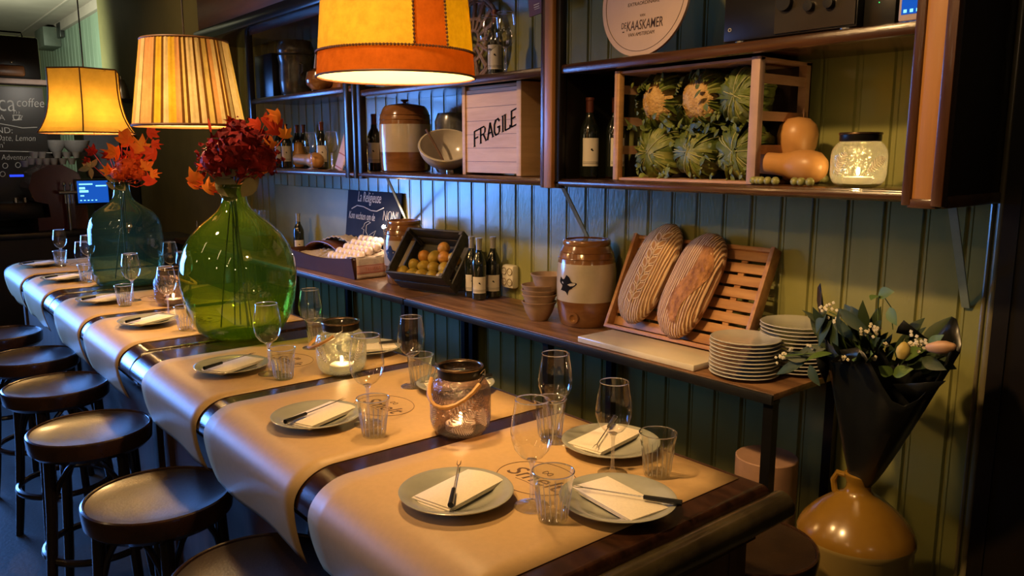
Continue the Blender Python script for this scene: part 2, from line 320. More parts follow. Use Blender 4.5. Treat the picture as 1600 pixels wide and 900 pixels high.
# ------------------------------------------------------------------ mesh building
ORD = ['first', 'second', 'third', 'fourth', 'fifth', 'sixth', 'seventh', 'eighth', 'ninth', 'tenth', 'eleventh', 'twelfth', 'thirteenth', 'fourteenth']
class MB:
    def __init__(s): s.bm = bmesh.new(); s.mi = 0
    def _v(s, pts): return [s.bm.verts.new(p) for p in pts]
    def _f(s, vs, smooth=True):
        try:
            f = s.bm.faces.new(vs); f.material_index = s.mi; f.smooth = smooth; return f
        except ValueError: return None
    def box(s, c, size, rot=None, bev=0.0, M=None):
        hx, hy, hz = size[0] / 2, size[1] / 2, size[2] / 2
        t = bmesh.new()
        bmesh.ops.create_cube(t, size=1.0)
        for v in t.verts: v.co = Vector((v.co.x * size[0], v.co.y * size[1], v.co.z * size[2]))
        if bev: bmesh.ops.bevel(t, geom=list(t.edges), offset=min(bev, hx * .9, hy * .9, hz * .9), segments=2, affect='EDGES', profile=0.5)
        R = Euler(rot).to_matrix() if rot else Matrix.Identity(3)
        mp = {}
        for v in t.verts:
            p = R @ v.co + Vector(c)
            if M: p = M @ p
            mp[v] = s.bm.verts.new(p)
        for f in t.faces: s._f([mp[v] for v in f.verts])
        t.free(); return s
    def b2(s, x0, x1, y0, y1, z0, z1, bev=0.0):
        return s.box(((x0 + x1) / 2, (y0 + y1) / 2, (z0 + z1) / 2), (abs(x1 - x0), abs(y1 - y0), abs(z1 - z0)), bev=bev)
    def lathe(s, prof, seg=32, c=(0, 0, 0), M=None, rad=None, close=False, a0=0.0, flat=False):
        rings = []
        for (r, z) in prof:
            if r < 1e-6:
                p = Vector((0, 0, z)) + Vector(c)
                rings.append([s.bm.verts.new(M @ p if M else p)])
            else:
                ring = []
                for i in range(seg):
                    a = a0 + 2 * PI * i / seg
                    k = rad(a, z) if rad else 1.0
                    p = Vector((r * k * math.cos(a), r * k * math.sin(a), z)) + Vector(c)
                    ring.append(s.bm.verts.new(M @ p if M else p))
                rings.append(ring)
        for a, b in zip(rings, rings[1:]):
            if len(a) == 1 and len(b) == 1: continue
            for i in range(seg):
                j = (i + 1) % seg
                if len(a) == 1: s._f([a[0], b[j], b[i]], not flat)
                elif len(b) == 1: s._f([a[i], a[j], b[0]], not flat)
                else: s._f([a[i], a[j], b[j], b[i]], not flat)
        return s
    def tube(s, pts, r, seg=8, close=False, caps=True):
        pts = [Vector(p) for p in pts]; n = len(pts)
        rs = r if isinstance(r, (list, tuple)) else [r] * n
        rings = []; up = Vector((0, 0, 1))
        prev = None
        for i, p in enumerate(pts):
            if close: t = (pts[(i + 1) % n] - pts[i - 1])
            else: t = pts[min(i + 1, n - 1)] - pts[max(i - 1, 0)]
            t.normalize()
            if prev is None:
                u = t.cross(up)
                if u.length < 1e-3: u = t.cross(Vector((1, 0, 0)))
            else: u = prev - t * prev.dot(t)
            u.normalize(); prev = u; v = t.cross(u)
            rings.append([s.bm.verts.new(p + (u * math.cos(2 * PI * k / seg) + v * math.sin(2 * PI * k / seg)) * rs[i]) for k in range(seg)])
        m = n if close else n - 1
        for i in range(m):
            a, b = rings[i], rings[(i + 1) % n]
            for k in range(seg): s._f([a[k], a[(k + 1) % seg], b[(k + 1) % seg], b[k]])
        if caps and not close:
            s._f(list(reversed(rings[0]))); s._f(rings[-1])
        return s
    def cyl(s, p0, p1, r0, r1=None, seg=16): return s.tube([p0, p1], [r0, r0 if r1 is None else r1], seg)
    def ring(s, c, R, r, seg=32, s2=8, axis='z', a0=0, a1=2 * PI):
        full = abs(a1 - a0 - 2 * PI) < 1e-6
        pts = []
        for i in range(seg if full else seg + 1):
            a = a0 + (a1 - a0) * i / seg
            x, y = R * math.cos(a), R * math.sin(a)
            d = {'z': (x, y, 0), 'y': (x, 0, y), 'x': (0, x, y)}[axis]
            pts.append(Vector(c) + Vector(d))
        return s.tube(pts, r, s2, close=full)
    def ball(s, c, r, seg=16, sc=(1, 1, 1), rot=None, fn=None):
        R = Euler(rot).to_matrix() if rot else Matrix.Identity(3)
        n = seg // 2; rings = []
        for i in range(n + 1):
            th = PI * i / n
            if i in (0, n):
                d = Vector((0, 0, math.cos(th))); k = fn(d) if fn else 1
                rings.append([s.bm.verts.new(R @ Vector((0, 0, d.z * r * sc[2] * k)) + Vector(c))])
            else:
                row = []
                for j in range(seg):
                    ph = 2 * PI * j / seg
                    d = Vector((math.sin(th) * math.cos(ph), math.sin(th) * math.sin(ph), math.cos(th))); k = fn(d) if fn else 1
                    row.append(s.bm.verts.new(R @ Vector((d.x * sc[0], d.y * sc[1], d.z * sc[2])) * (r * k) + Vector(c)))
                rings.append(row)
        for a, b in zip(rings, rings[1:]):
            for j in range(seg):
                k = (j + 1) % seg
                if len(a) == 1: s._f([a[0], b[j], b[k]])
                elif len(b) == 1: s._f([a[j], b[0], a[k]])
                else: s._f([a[j], b[j], b[k], a[k]])
        return s
    def prism(s, poly, th, M):
        """flat outline (x, y) given thickness th along z, placed by matrix M"""
        a = [s.bm.verts.new(M @ Vector((x, y, 0))) for x, y in poly]
        b = [s.bm.verts.new(M @ Vector((x, y, th))) for x, y in poly]
        s._f(list(reversed(a)), False); s._f(b, False)
        n = len(poly)
        for i in range(n): s._f([a[i], a[(i + 1) % n], b[(i + 1) % n], b[i]], False)
        return s
    def sheet(s, rows, close_u=False):
        g = [[s.bm.verts.new(p) for p in r] for r in rows]
        for a, b in zip(g, g[1:]):
            m = len(a)
            for i in range(m if close_u else m - 1):
                s._f([a[i], a[(i + 1) % m], b[(i + 1) % m], b[i]])
        return s
    def build(s, name, m, parent=None, loc=None, rot=None, ang=38, mats=None, norm=True):
        if norm: bmesh.ops.recalc_face_normals(s.bm, faces=s.bm.faces)
        lim = math.radians(ang)
        for e in s.bm.edges:
            if len(e.link_faces) == 2 and e.calc_face_angle(0) > lim: e.smooth = False
        me = bpy.data.meshes.new(name); s.bm.to_mesh(me); s.bm.free()
        for mm in (mats or [m]): me.materials.append(mm)
        o = bpy.data.objects.new(name, me); COL.objects.link(o)
        if loc is not None: o.location = loc
        if rot is not None: o.rotation_euler = rot
        if parent: o.parent = parent
        return o

def thing(name, label, cat, loc=(0, 0, 0), rz=0.0, group=None, rot=None):
    o = bpy.data.objects.new(name, None); COL.objects.link(o)
    o.empty_display_size = 0.05
    o.location = loc; o.rotation_euler = rot if rot else (0, 0, rz)
    o['label'] = label; o['category'] = cat
    if group: o['group'] = group
    return o
def tag(o, label, cat, group=None):
    o['label'] = label; o['category'] = cat
    if group: o['group'] = group
    return o
def struct(o): o['kind'] = 'structure'; return o
def dup(root, loc=None, rz=None, label=None, group=None, rot=None, scale=None):
    r = root.copy(); COL.objects.link(r)
    if loc is not None: r.location = loc
    if rz is not None: r.rotation_euler = (0, 0, rz)
    if rot is not None: r.rotation_euler = rot
    if scale is not None: r.scale = (scale,) * 3 if not isinstance(scale, tuple) else scale
    if label: r['label'] = label
    if group: r['group'] = group
    for ch in list(root.children):
        c = ch.copy(); COL.objects.link(c); c.parent = r
        for g in list(ch.children):
            d = g.copy(); COL.objects.link(d); d.parent = c
    return r
def solid(o, th, offset=0.0):
    md = o.modifiers.new('thick', 'SOLIDIFY'); md.thickness = th; md.offset = offset; return o
def text_obj(name, s, size, m, parent, loc, rot, shear=0.0, thin=0.0, sx=1.0, align='CENTER', ext=0.0004):
    cu = bpy.data.curves.new(name, 'FONT'); cu.body = s; cu.size = size; cu.shear = shear; cu.offset = thin
    cu.align_x = align; cu.align_y = 'CENTER'; cu.extrude = ext; cu.resolution_u = 3
    t = bpy.data.objects.new(name, cu); COL.objects.link(t)
    bpy.context.view_layer.update()
    me = bpy.data.meshes.new_from_object(t.evaluated_get(bpy.context.evaluated_depsgraph_get()))
    bpy.data.objects.remove(t)
    me.materials.clear(); me.materials.append(m)
    o = bpy.data.objects.new(name, me); COL.objects.link(o)
    o.location = loc; o.rotation_euler = rot; o.scale = (sx, 1, 1)
    if parent: o.parent = parent
    return o
FRONT = (PI / 2, 0, 0)            # lettering that faces the room from the long wall
EAST = (PI / 2, 0, PI / 2)        # lettering on something across the far end of the room
def strokes(name, lines, r, m, parent, M, seg=5):
    b = MB()
    for L in lines: b.tube([M @ Vector((x, y, 0)) for x, y in L], r, seg)
    return b.build(name, m, parent)

# ================================================================== SETTING
W = 2.44              # the panelled long wall
YF = 2.06             # front of the wall cabinets
CONS = 0.90           # top of the console along the wall
TT = 0.90             # table top
PAPER = TT + 0.0012

def boards(x0, x1, z0, z1, yw, pitch, phase, th=0.03):
    b = MB(); pts = [(x0, yw)]
    k0 = math.ceil((x0 - phase) / pitch)
    xg = phase + k0 * pitch
    rnd = random.Random(3)
    while xg < x1 - 0.01:
        if xg > x0 + 0.01:
            g = 0.0022 + rnd.random() * 0.0025
            pts += [(xg - g - 0.004, yw), (xg - g, yw + 0.009), (xg + g, yw + 0.009), (xg + g + 0.003, yw), (xg + g + 0.010, yw), (xg + g + 0.012, yw + 0.003), (xg + g + 0.014, yw)]
        xg += pitch
    pts.append((x1, yw))
    rows = [[Vector((x, y, z)) for x, y in pts] for z in (z0, z1)]
    b.sheet(rows)
    b.sheet([[Vector((x0, yw + th, z)), Vector((x1, yw + th, z))] for z in (z0, z1)])
    return b
struct(boards(-6.4, -0.80, 0, 3.4, W, 0.1187, -0.906).build('wall_back', wall_paint, ang=20))
struct(MB().b2(-6.4, -0.5, W + 0.02, W + 0.1, 0, 3.4).build('wall_back_core', black_wood))
# plain lower panel of the wall, left of the small chalkboard
struct(MB().b2(-5.75, -4.05, W - 0.012, W, 0.90, 1.375, bev=0.003).build('trim_1', mat('flat_sage_paint', (0.27, 0.27, 0.11), 0.5, scale=(3, 3, 3))))
struct(MB().b2(-10.2, -6.4, W - 0.12, W + 0.1, 0, 3.4).build('wall_back_plaster', olive_plaster))
struct(boards(-14.6, -10.2, 0, 3.4, W, 0.20, -10.3).build('wall_back_far', teal_paint, ang=20))
struct(MB().b2(-14.6, -10.2, W - 0.05, W, 3.28, 3.4).build('trim_2', ceil_m))
struct(MB().b2(-14.6, -10.2, W - 0.30, W - 0.28, 3.385, 3.4).build('trim_3', ceil_m))
struct(MB().b2(-14.8, -14.6, -1, W + .1, 0, 3.4).build('wall_far', olive_plaster))
struct(MB().b2(-14.8, 2.6, -2.8, W + .1, 3.4, 3.5).build('ceiling', ceil_m))
struct(MB().b2(-14.8, 2.6, -2.8, W + .1, -0.1, 0).build('floor', floor_m))
# dark door surround at the near end of the wall
struct(MB().b2(-0.80, 2.6, W - 0.05, W + 0.1, 0, 3.4).build('wall_right', black_wood))
struct(MB().b2(-0.765, -0.758, W - 0.056, W - 0.048, 0, 3.4).build('trim_4', black_wood))
b = MB(); b.cyl((-0.815, W - 0.015, 0), (-0.815, W - 0.015, 3.4), 0.012, seg=12); b.cyl((-0.842, W - 0.004, 0), (-0.842, W - 0.004, 3.4), 0.006, seg=8)
struct(b.build('trim_5', mat('mouse_moulding', (0.20, 0.17, 0.09), 0.3, coat=0.4)))
# street side with its windows (left of the view), and the wall behind the camera
b = MB(); X0 = -7.86
b.b2(X0, X0 + .1, -2.8, -2.15, 0, 3.4); b.b2(X0, X0 + .1, 0.25, 0.45, 0, 3.4); b.b2(X0, X0 + .1, -2.15, 0.25, 0, 0.70); b.b2(X0, X0 + .1, -2.15, 0.25, 2.25, 3.4)
struct(b.build('wall_left', olive_plaster))
b = MB()
for y in (-2.15, -0.95, 0.25): b.b2(X0 + .02, X0 + .08, y - .03, y + .03, 0.70, 2.25)
for z in (0.73, 2.22): b.b2(X0 + .02, X0 + .08, -2.15, 0.25, z - .03, z + .03)
struct(b.build('window_1', black_wood))
struct(MB().b2(-14.8, 2.6, -2.9, -2.8, 0, 3.4).build('wall_front', olive_plaster))
struct(MB().b2(2.6, 2.7, -2.8, W + .1, 0, 3.4).build('wall_side', olive_plaster))

# ------------------------------------------------------------------ soffit beam above the cabinets
t = thing('soffit_beam', 'long varnished fascia board with a lacquered lower moulding above the wall cabinets', 'beam', (0, YF, 0))
MB().b2(-6.0, -0.84, -0.04, 0.34, 2.47, 2.72, bev=0.01).build('fascia_board', mat('fascia_wood', (0.46, 0.23, 0.15), 0.4, scale=(2, 20, 20)), t)
b = MB(); b.b2(-6.02, -0.84, -0.075, 0.34, 2.385, 2.47, bev=0.02); b.b2(-6.02, -0.84, -0.06, -0.03, 2.70, 2.78, bev=0.01)
b.build('moulding', steel_blue, t)
t['kind'] = 'structure'
tag(MB().tube([(-6.3, YF - .14, 2.84), (-5.6, YF - .10, 2.70), (-5.0, YF - .10, 2.60), (-4.4, YF - .10, 2.70), (-3.8, YF - .14, 2.84)], 0.006, 6).build('cable', cord_m), 'black cable sagging across the fascia above the cabinets', 'cable')

# ------------------------------------------------------------------ wall cabinets
def cabinet(x0, x1, label, shelf_z, posts, zb=1.478, ztop=2.385, left_thin=False):
    t = thing('wall_shelf_unit', label, 'shelf', (x0, YF, zb), group='open wall cabinets')
    L = x1 - x0; D = W - YF - 0.003
    b = MB(); b.b2(0, L, 0.0, D, 0, 0.030, bev=0.006); b.b2(0, L, -0.012, 0.01, 0.004, 0.026, bev=0.008); b.build('bottom_board', cab_wood, t)
    b = MB(); b.b2(0, L, 0.02, D, shelf_z - zb - 0.024, shelf_z - zb, bev=0.004); b.b2(0, L, -0.005, 0.024, shelf_z - zb - 0.034, shelf_z - zb + 0.002, bev=0.010)
    b.build('shelf_board', cab_wood, t)
    MB().b2(0, L, 0, D, ztop - zb - 0.03, ztop - zb).build('top_board', cab_wood, t)
    for px0, px1, m, y0 in posts:
        b = MB(); b.b2(px0, px1, y0, y0 + 0.035, -0.006, ztop - zb, bev=0.004); o = b.build('front_post', m, t)
    return t
tL = cabinet(-5.22, -3.80, 'left wall shelf unit holding bottles, two squashes and a grey pot', 1.955, [(0, 0.05, steel_blue, -0.01), (1.33, 1.375, steel_blue, -0.015)])
tM = cabinet(-3.79, -2.30, 'middle wall shelf unit holding the wooden wine box and the white bowl', 1.925, [(0, 0.03, steel_blue, -0.02), (0.03, 0.075, black_wood, -0.01)])
MB().b2(1.46, 1.488, 0.02, 0.37, 0.03, 0.42).build('side_panel', cab_wood_v, tM)
tR = cabinet(-2.30, -0.83, 'right wall shelf unit holding the crate of cauliflowers', 1.925, [(-0.002, 0.026, cab_wood_v, -0.018), (0.028, 0.072, post_wood, -0.026), (0.074, 0.10, black_wood, -0.012),
          (1.385, 1.408, cab_wood_v, -0.03), (1.408, 1.458, post_wood, -0.024), (1.458, 1.486, cab_wood_v, -0.034)])
MB().b2(0.07, 0.095, 0.02, 0.37, 0.03, 0.42).build('side_panel', black_wood, tR)
b = MB(); b.b2(1.455, 1.475, -0.0, 0.37, 0.02, 0.9); b.build('side_panel', black_wood, tR)
b = MB(); b.b2(1.45, 1.482, -0.0, 0.37, -0.012, 0.02, bev=0.005); b.b2(1.40, 1.47, -0.028, 0.37, -0.012, 0.012, bev=0.004); b.build('bottom_rail', cab_wood, tR)
# slanting iron brackets below the cabinets
for i, (px, py, qx, qy, lab) in enumerate([(878, 292, 925, 385, 'pale green slanting iron bracket below the cabinet above the left loaf'), (605, 284, 638, 350, 'pale green slanting bracket behind the chalkboard and the small crock'),
                                     (1487, 322, 1509, 480, 'pale green slanting bracket at the dark door surround')]):
    a = on_y(px, py, YF + 0.16); a.z = 1.474
    d = on_y(qx, qy, W - 0.01)
    u = (d - a).normalized()
    v = u.cross(Vector((1, 0, 0))).normalized()
    b = MB(); cs = []
    for P_ in (a, d):
        cs.append([P_ + Vector((sx * 0.011, 0, 0)) + v * sv * 0.003 for sx, sv in ((-1, -1), (1, -1), (1, 1), (-1, 1))])
    b.sheet(cs, close_u=True); b._f(b._v(cs[0])); b._f(b._v(cs[1]))
    tag(b.build('shelf_bracket', brace_m), lab, 'bracket', 'slanting shelf brackets')

# ------------------------------------------------------------------ console along the wall
def console(x0, x1, legs, label):
    t = thing('console_shelf', label, 'console table', (0, 0, 0), group='narrow console tables')
    b = MB(); b.b2(x0, x1, 2.025, W - 0.003, CONS - 0.022, CONS, bev=0.003); b.build('top_board', cons_wood, t)
    b = MB(); b.b2(x0, x1, 2.015, 2.027, CONS - 0.034, CONS - 0.004, bev=0.002); b.b2(x0, x1, 2.027, 2.06, CONS - 0.034, CONS - 0.024)
    b.build('iron_rail', mat('console_iron' + str(len(MATS)), (0.035, 0.035, 0.038), 0.35, metal=0.5), t)
    for x in legs:
        MB().b2(x - 0.016, x + 0.016, 2.03, 2.062, 0.0, CONS - 0.034).build('leg', black_mt, t)
        MB().b2(x - 0.016, x + 0.016, W - 0.045, W - 0.013, 0.0, CONS - 0.024).build('leg', black_mt, t)
    b = MB(); b.b2(x0, x1, 2.03, 2.05, 0.28, 0.30); b.build('stretcher', black_mt, t)
    return t
console(-3.275, -1.235, (-3.24, -2.25, -1.255), 'right console table of worn planks under the bread tray and the plates')
console(-6.30, -3.285, (-6.25, -4.6, -3.31), 'left console table of worn planks under the egg tray and the lemon crate')

# ================================================================== TABLES
def rounded_top(b, x0, x1, y0, y1, prof, fx=1.0):
    rings = []
    for ins, z in prof:
        i2 = ins * fx
        rings.append([Vector((x0 + i2, y0 + ins, z)), Vector((x1 - i2, y0 + ins, z)), Vector((x1 - i2, y1 - i2, z)), Vector((x0 + i2, y1 - i2, z))])
    b.sheet(rings, close_u=True)
    b._f(b._v(rings[0])); b._f(b._v(rings[-1]))
def bull(r, z, n=8):
    return [(r - r * math.sin(a), z - r + r * math.cos(a)) for a in [PI * k / n for k in range(n + 1)]]
TY0, TY1 = 0.678, 1.455
NOSE = [(0.105, TT)] + [(0.097 * (1 - math.sin(a)), TT - 0.078 * (1 - math.cos(a))) for a in [PI / 2 * k / 10 for k in range(1, 11)]] + [(0.006, TT - 0.088), (0.022, TT - 0.094)]
def table(x0, x1, label):
    t = thing('long_table', label, 'table', (0, 0, 0), group='dark wooden tables pushed together in a row')
    b = MB(); rounded_top(b, x0, x1, TY0, TY1, NOSE, 0.25); b.build('table_top', table_wood, t, ang=30)
    b = MB(); rounded_top(b, x0 + 0.025, x1 - 0.025, TY0 + 0.03, TY1 - 0.03, [(0, TT - 0.0945)] + [(0, TT - 0.125)]); b.build('apron', table_wood, t)
    b = MB()
    b.b2(x0 + 0.06, x1 - 0.06, TY0 + 0.10, TY0 + 0.125, 0.12, TT - 0.115); b.build('front_panel', table_panel, t)
    for x in (x0 + 0.045, x1 - 0.055):
        b = MB(); b.b2(x, x + 0.025, TY0 + 0.10, TY1 - 0.12, 0.12, TT - 0.115); b.build('end_panel', table_panel, t)
    for x in (x0 + 0.04, x1 - 0.095):
        for y in (TY0 + 0.085, TY1 - 0.105):
            MB().b2(x, x + 0.06, y, y + 0.06, 0, TT - 0.1145, bev=0.004).build('leg', table_panel, t)
    return t
table(-2.957, -0.868, 'nearest long dark table with rounded edge under three paper runners')
table(-4.476, -2.963, 'middle long dark table carrying both glass demijohns')
table(-6.03, -4.482, 'farthest long dark table by the bar')
# rounded worn rail on the near end of the table
b = MB(); b.tube([(-0.850, TY0 + 0.03, TT - 0.038), (-0.850, TY1 - 0.005, TT - 0.038)], 0.031, 20)
tag(b.build('edge_rail', table_edge), 'shiny worn rounded rail along the near end of the table', 'rail')

# paper runners
def runner(x0, x1, label, seed):
    rnd = random.Random(seed)
    t = thing('paper_runner', label, 'paper runner', (0, 0, 0), group='kraft paper runners across the tables')
    prof = [(1.418, TT + 0.001)]
    for k in range(1, 9): prof.append((1.418 - (1.418 - 0.775) * k / 8, TT + 0.0012))
    cx, R = 0.775, 0.078
    ny = TY0 - 0.006
    R = 0.775 - 0.674
    for k in range(1, 13):
        a = (PI / 2) * k / 12 * 1.02
        prof.append((0.775 - R * math.sin(a), TT + 0.001 - R * 0.78 * (1 - math.cos(a))))
    last = prof[-1]
    n = 7; drop = 0.125 + 0.012 * rnd.random()
    for k in range(1, n + 1):
        prof.append((last[0] + 0.001 * k + 0.022 * (k / n) ** 2, last[1] - drop * k / n))
    b = MB(); rows = []
    nx = 10
    for i in range(nx + 1):
        x = x0 + (x1 - x0) * i / nx
        row = []
        for j, (y, z) in enumerate(prof):
            f = max(0, (j - 20) / 8.0)
            row.append(Vector((x, y + 0.004 * f * math.sin(3.0 * i / nx * PI + seed), z + 0.004 * f * math.sin(2.2 * i / nx * PI + seed * 2))))
        rows.append(row)
    b.sheet(rows)
    o = b.build('sheet', kraft, t, ang=60); solid(o, 0.0008, 1.0)
    # printed oval with the house name
    cx, cy = (x0 + x1) / 2 + 0.002, 1.078
    pts = [(cx + 0.098 * math.cos(a), cy + 0.080 * math.sin(a), TT + 0.0024) for a in [2 * PI * k / 48 for k in range(48)]]
    MB().tube(pts, 0.0008, 4, close=True).build('printed_oval', ink, t)
    text_obj('printed_name', 'Smelt', 0.068, ink, t, (cx, cy - 0.004, TT + 0.0022), (0, 0, 0.06), shear=0.25, ext=0.0002)
    text_obj('printed_line', 'fondue', 0.013, ink, t, (cx + 0.01, cy - 0.033, TT + 0.0022), (0, 0, 0.06), ext=0.0002) if False else None
    MB().tube([(cx + 0.0 + 0.012 * math.cos(a), cy + 0.034 + 0.008 * math.sin(a * 2), TT + 0.0024) for a in [2 * PI * k / 20 for k in range(20)]], 0.0009, 4, close=True).build('printed_crest', ink, t)
    MB().tube([(cx - 0.03, cy - 0.035, TT + 0.0024), (cx + 0.0, cy - 0.031, TT + 0.0024), (cx + 0.03, cy - 0.033, TT + 0.0024)], 0.0006, 4).build('printed_flourish', ink, t)
    return t
RUN = [(-1.507, -0.938, 'nearest kraft paper runner, under the two plates by the table end'), (-2.170, -1.578, 'kraft paper runner under the smoky fern lantern, second from the near end'),
       (-2.79, -2.235, 'kraft paper runner in front of the green demijohn, third from the near end'), (-3.68, -3.105, 'kraft paper runner just beyond the green demijohn'),
       (-4.325, -3.755, 'kraft paper runner in front of the teal demijohn'), (-5.225, -4.63, 'kraft paper runner beside the teal demijohn, last but one'), (-5.965, -5.31, 'farthest kraft paper runner, by the bar')]
for i, (a, c, l) in enumerate(RUN): runner(a, c, l, i + 1)

# ------------------------------------------------------------------ place settings
PL = [(0.0, 0.0), (0.050, 0.0), (0.055, 0.004), (0.060, 0.0055), (0.080, 0.012), (0.105, 0.0185), (0.1165, 0.0215), (0.1175, 0.0235), (0.1150, 0.0245), (0.104, 0.0215), (0.083, 0.0158), (0.074, 0.0105), (0.055, 0.0088), (0.0, 0.0088)]
def make_plate():
    t = thing('plate', '', 'plate', (0, 0, 0))
    MB().lathe(PL, 56).build('dish', plate_m, t)
    return t
def plate_only(loc, label, group='grey plates laid on the runners'):
    o = MB().lathe(PL, 56).build('plate', plate_m); o.location = loc
    return tag(o, label, 'plate', group)
def make_napkin(wx, wy):
    b = MB()
    for k in range(3):
        z = 0.0030 * k; s = 0.004 * k
        b.box((0.003 * k, -0.002 * k, z + 0.0015), (wx - s, wy - s, 0.0026), bev=0.001)
    # softly lifted corner
    return b
def make_fork():
    t = thing('fondue_fork', '', 'fork')
    b = MB(); b.tube([(-0.115, 0, 0.0), (-0.04, 0, 0.0)], [0.0062, 0.0048], 8); b.build('handle', black_pl, t)
    b = MB(); b.tube([(-0.04, 0, 0), (0.085, 0, 0.0005)], 0.0014, 6)
    b.build('shaft', steel, t)
    b = MB()
    b.tube([(0.083, 0, 0.0005), (0.092, 0.0035, 0.0005), (0.112, 0.0042, 0.0012)], [0.0012, 0.0011, 0.0004], 5)
    b.tube([(0.083, 0, 0.0005), (0.092, -0.0035, 0.0005), (0.112, -0.0042, 0.0012)], [0.0012, 0.0011, 0.0004], 5)
    b.build('tines', steel, t)
    return t
nap0 = make_napkin(0.190, 0.105).build('napkin', napkin_m)
fork0 = make_fork()
first_fork = [True]
PLATES = [  # x, y, napkin angle, offset, fork angle, offset, where
    (-1.240, 0.877, 104, (-0.008, 0.012), 140, (-0.020, 0.012), 'at the near corner, left of the nearest tumbler'),
    (-1.008, 1.107, -6, (-0.004, 0.006), 208, (0.012, 0.005), 'at the near end of the table, its fork handle over the rim'),
    (-1.236, 1.328, 100, (-0.025, 0.0), 301, (-0.030, 0.012), 'behind the tall wine glass near the wall'),
    (-1.863, 0.871, 112, (0.0, 0.008), 112, (-0.010, 0.005), 'between the second stool and the smoky lantern'),
    (-2.505, 0.882, 116, (0.0, 0.0), 116, (-0.018, 0.005), 'in front of the green demijohn'),
    (-3.430, 0.875, 120, (0.0, 0.0), 123, (-0.015, 0.0), 'beyond the green demijohn, on the stool side'),
    (-4.097, 0.850, 120, (0.0, 0.0), 123, (-0.015, 0.0), 'in front of the teal demijohn'),
    (-4.952, 0.840, 120, (0.0, 0.0), 123, (-0.015, 0.0), 'beside the teal demijohn, on the stool side'),
    (-5.691, 0.840, 120, (0.0, 0.0), 123, (-0.015, 0.0), 'at the far end of the table'),
    (-1.870, 1.325, 70, (0.0, 0.0), 250, (0.0, 0.0), 'mostly hidden behind the smoky fern lantern'),
    (-2.434, 1.345, 70, (0.0, 0.0), 250, (0.0, 0.0), 'half hidden behind the green lantern'),
]
n0 = True
for i, (x, y, na, no, fa, fo, where) in enumerate(PLATES):
    plate_only((x, y, PAPER + 0.0012), 'grey glazed plate ' + where)
    nz = PAPER + 0.0012 + 0.0128
    if n0: nn = nap0; n0 = False
    else: nn = nap0.copy(); COL.objects.link(nn)
    nn.location = (x + no[0], y + no[1], nz + 0.0008); nn.rotation_euler = (0, 0, math.radians(na))
    nn.rotation_euler = Euler((0.0, 0.0, math.radians(na)))
    tag(nn, 'folded cream paper napkin on the plate ' + where.replace(', its fork handle over the rim', ''), 'napkin', 'folded napkins on the plates')
    fz = nz + 0.0105 + 0.0072
    if first_fork[0]: ff = fork0; first_fork[0] = False
    else: ff = dup(fork0)
    ff.location = (x + fo[0], y + fo[1], fz); ff.rotation_euler = (0, 0.012, math.radians(fa))
    tag(ff, 'black handled fondue fork on the plate ' + where.replace(', its fork handle over the rim', ''), 'fork', 'fondue forks on the napkins')

# wine glasses
WG = [(0.0, 0.0), (0.030, 0.0), (0.0345, 0.0012), (0.034, 0.0028), (0.020, 0.0050), (0.0075, 0.0085), (0.0045, 0.016), (0.0038, 0.040), (0.0038, 0.078), (0.0050, 0.090), (0.010, 0.0965),
      (0.024, 0.106), (0.035, 0.121), (0.0405, 0.140), (0.0412, 0.156), (0.0385, 0.180), (0.0345, 0.203), (0.0322, 0.217)]
def make_wineglass(k=1.0, wide=1.0):
    t = thing('wine_glass', '', 'wine glass')
    cut = 10
    b = MB(); b.lathe(WG[:cut + 1], 32); b.build('stem', clear_stem, t)
    b = MB(); b.lathe([(0.0, 0.0958)] + [(r * (wide if z > .1 else 1), z) for r, z in WG[cut:]], 40); bo = b.build('bowl', clear, t)
    b = MB(); b.ring((0, 0, 0.2172), 0.0322 * wide, 0.0012, 40, 6); b.build('rim', clear_rim, bo)
    b = MB(); b.lathe([(0.0, 0.0925), (0.006, 0.0935), (0.010, 0.0975), (0.0, 0.1015)], 20); b.build('bowl_base', clear_rim, bo)
    return t
wg0 = make_wineglass()
GL = [  # x, y, scale, where
    (-1.118, 0.975, 1.03, 'in front, beside the tumbler at the nearest plates'), (-1.130, 1.222, 0.97, 'in front of the wall side plate, fork handle seen through it'),
    (-1.362, 1.262, 1.02, 'by the wall side, right of the smoky lantern'), (-1.76, 0.967, 1.10, 'overlapping the green lantern, right of the fourth plate'),
    (-1.975, 1.238, 1.0, 'wall side, between the green and the smoky lantern'), (-2.385, 0.960, 1.06, 'directly in front of the green demijohn'),
    (-2.62, 1.218, 1.0, 'wall side, just right of the green demijohn'), (-4.04, 0.970, 1.05, 'directly in front of the teal demijohn'),
    (-3.55, 0.99, 1.0, 'beside the smoky round lantern, left edge of the green demijohn'), (-4.05, 1.22, 1.0, 'behind the round lantern between the demijohns'),
    (-5.77, 0.975, 1.0, 'farthest along the table'), (-4.88, 0.93, 1.0, 'left of the teal demijohn, stool side'), (-5.25, 1.03, 1.0, 'left of the teal demijohn, farther back'), (-4.55, 1.3, 1.0, 'hidden beside the teal demijohn by the wall')]
for i, (x, y, k, where) in enumerate(GL):
    o = wg0 if i == 0 else dup(wg0)
    o.location = (x, y, PAPER + 0.0012); o.scale = (k, k, k)
    o['label'] = 'clear stemmed wine glass ' + where; o['group'] = 'wine glasses on the tables'
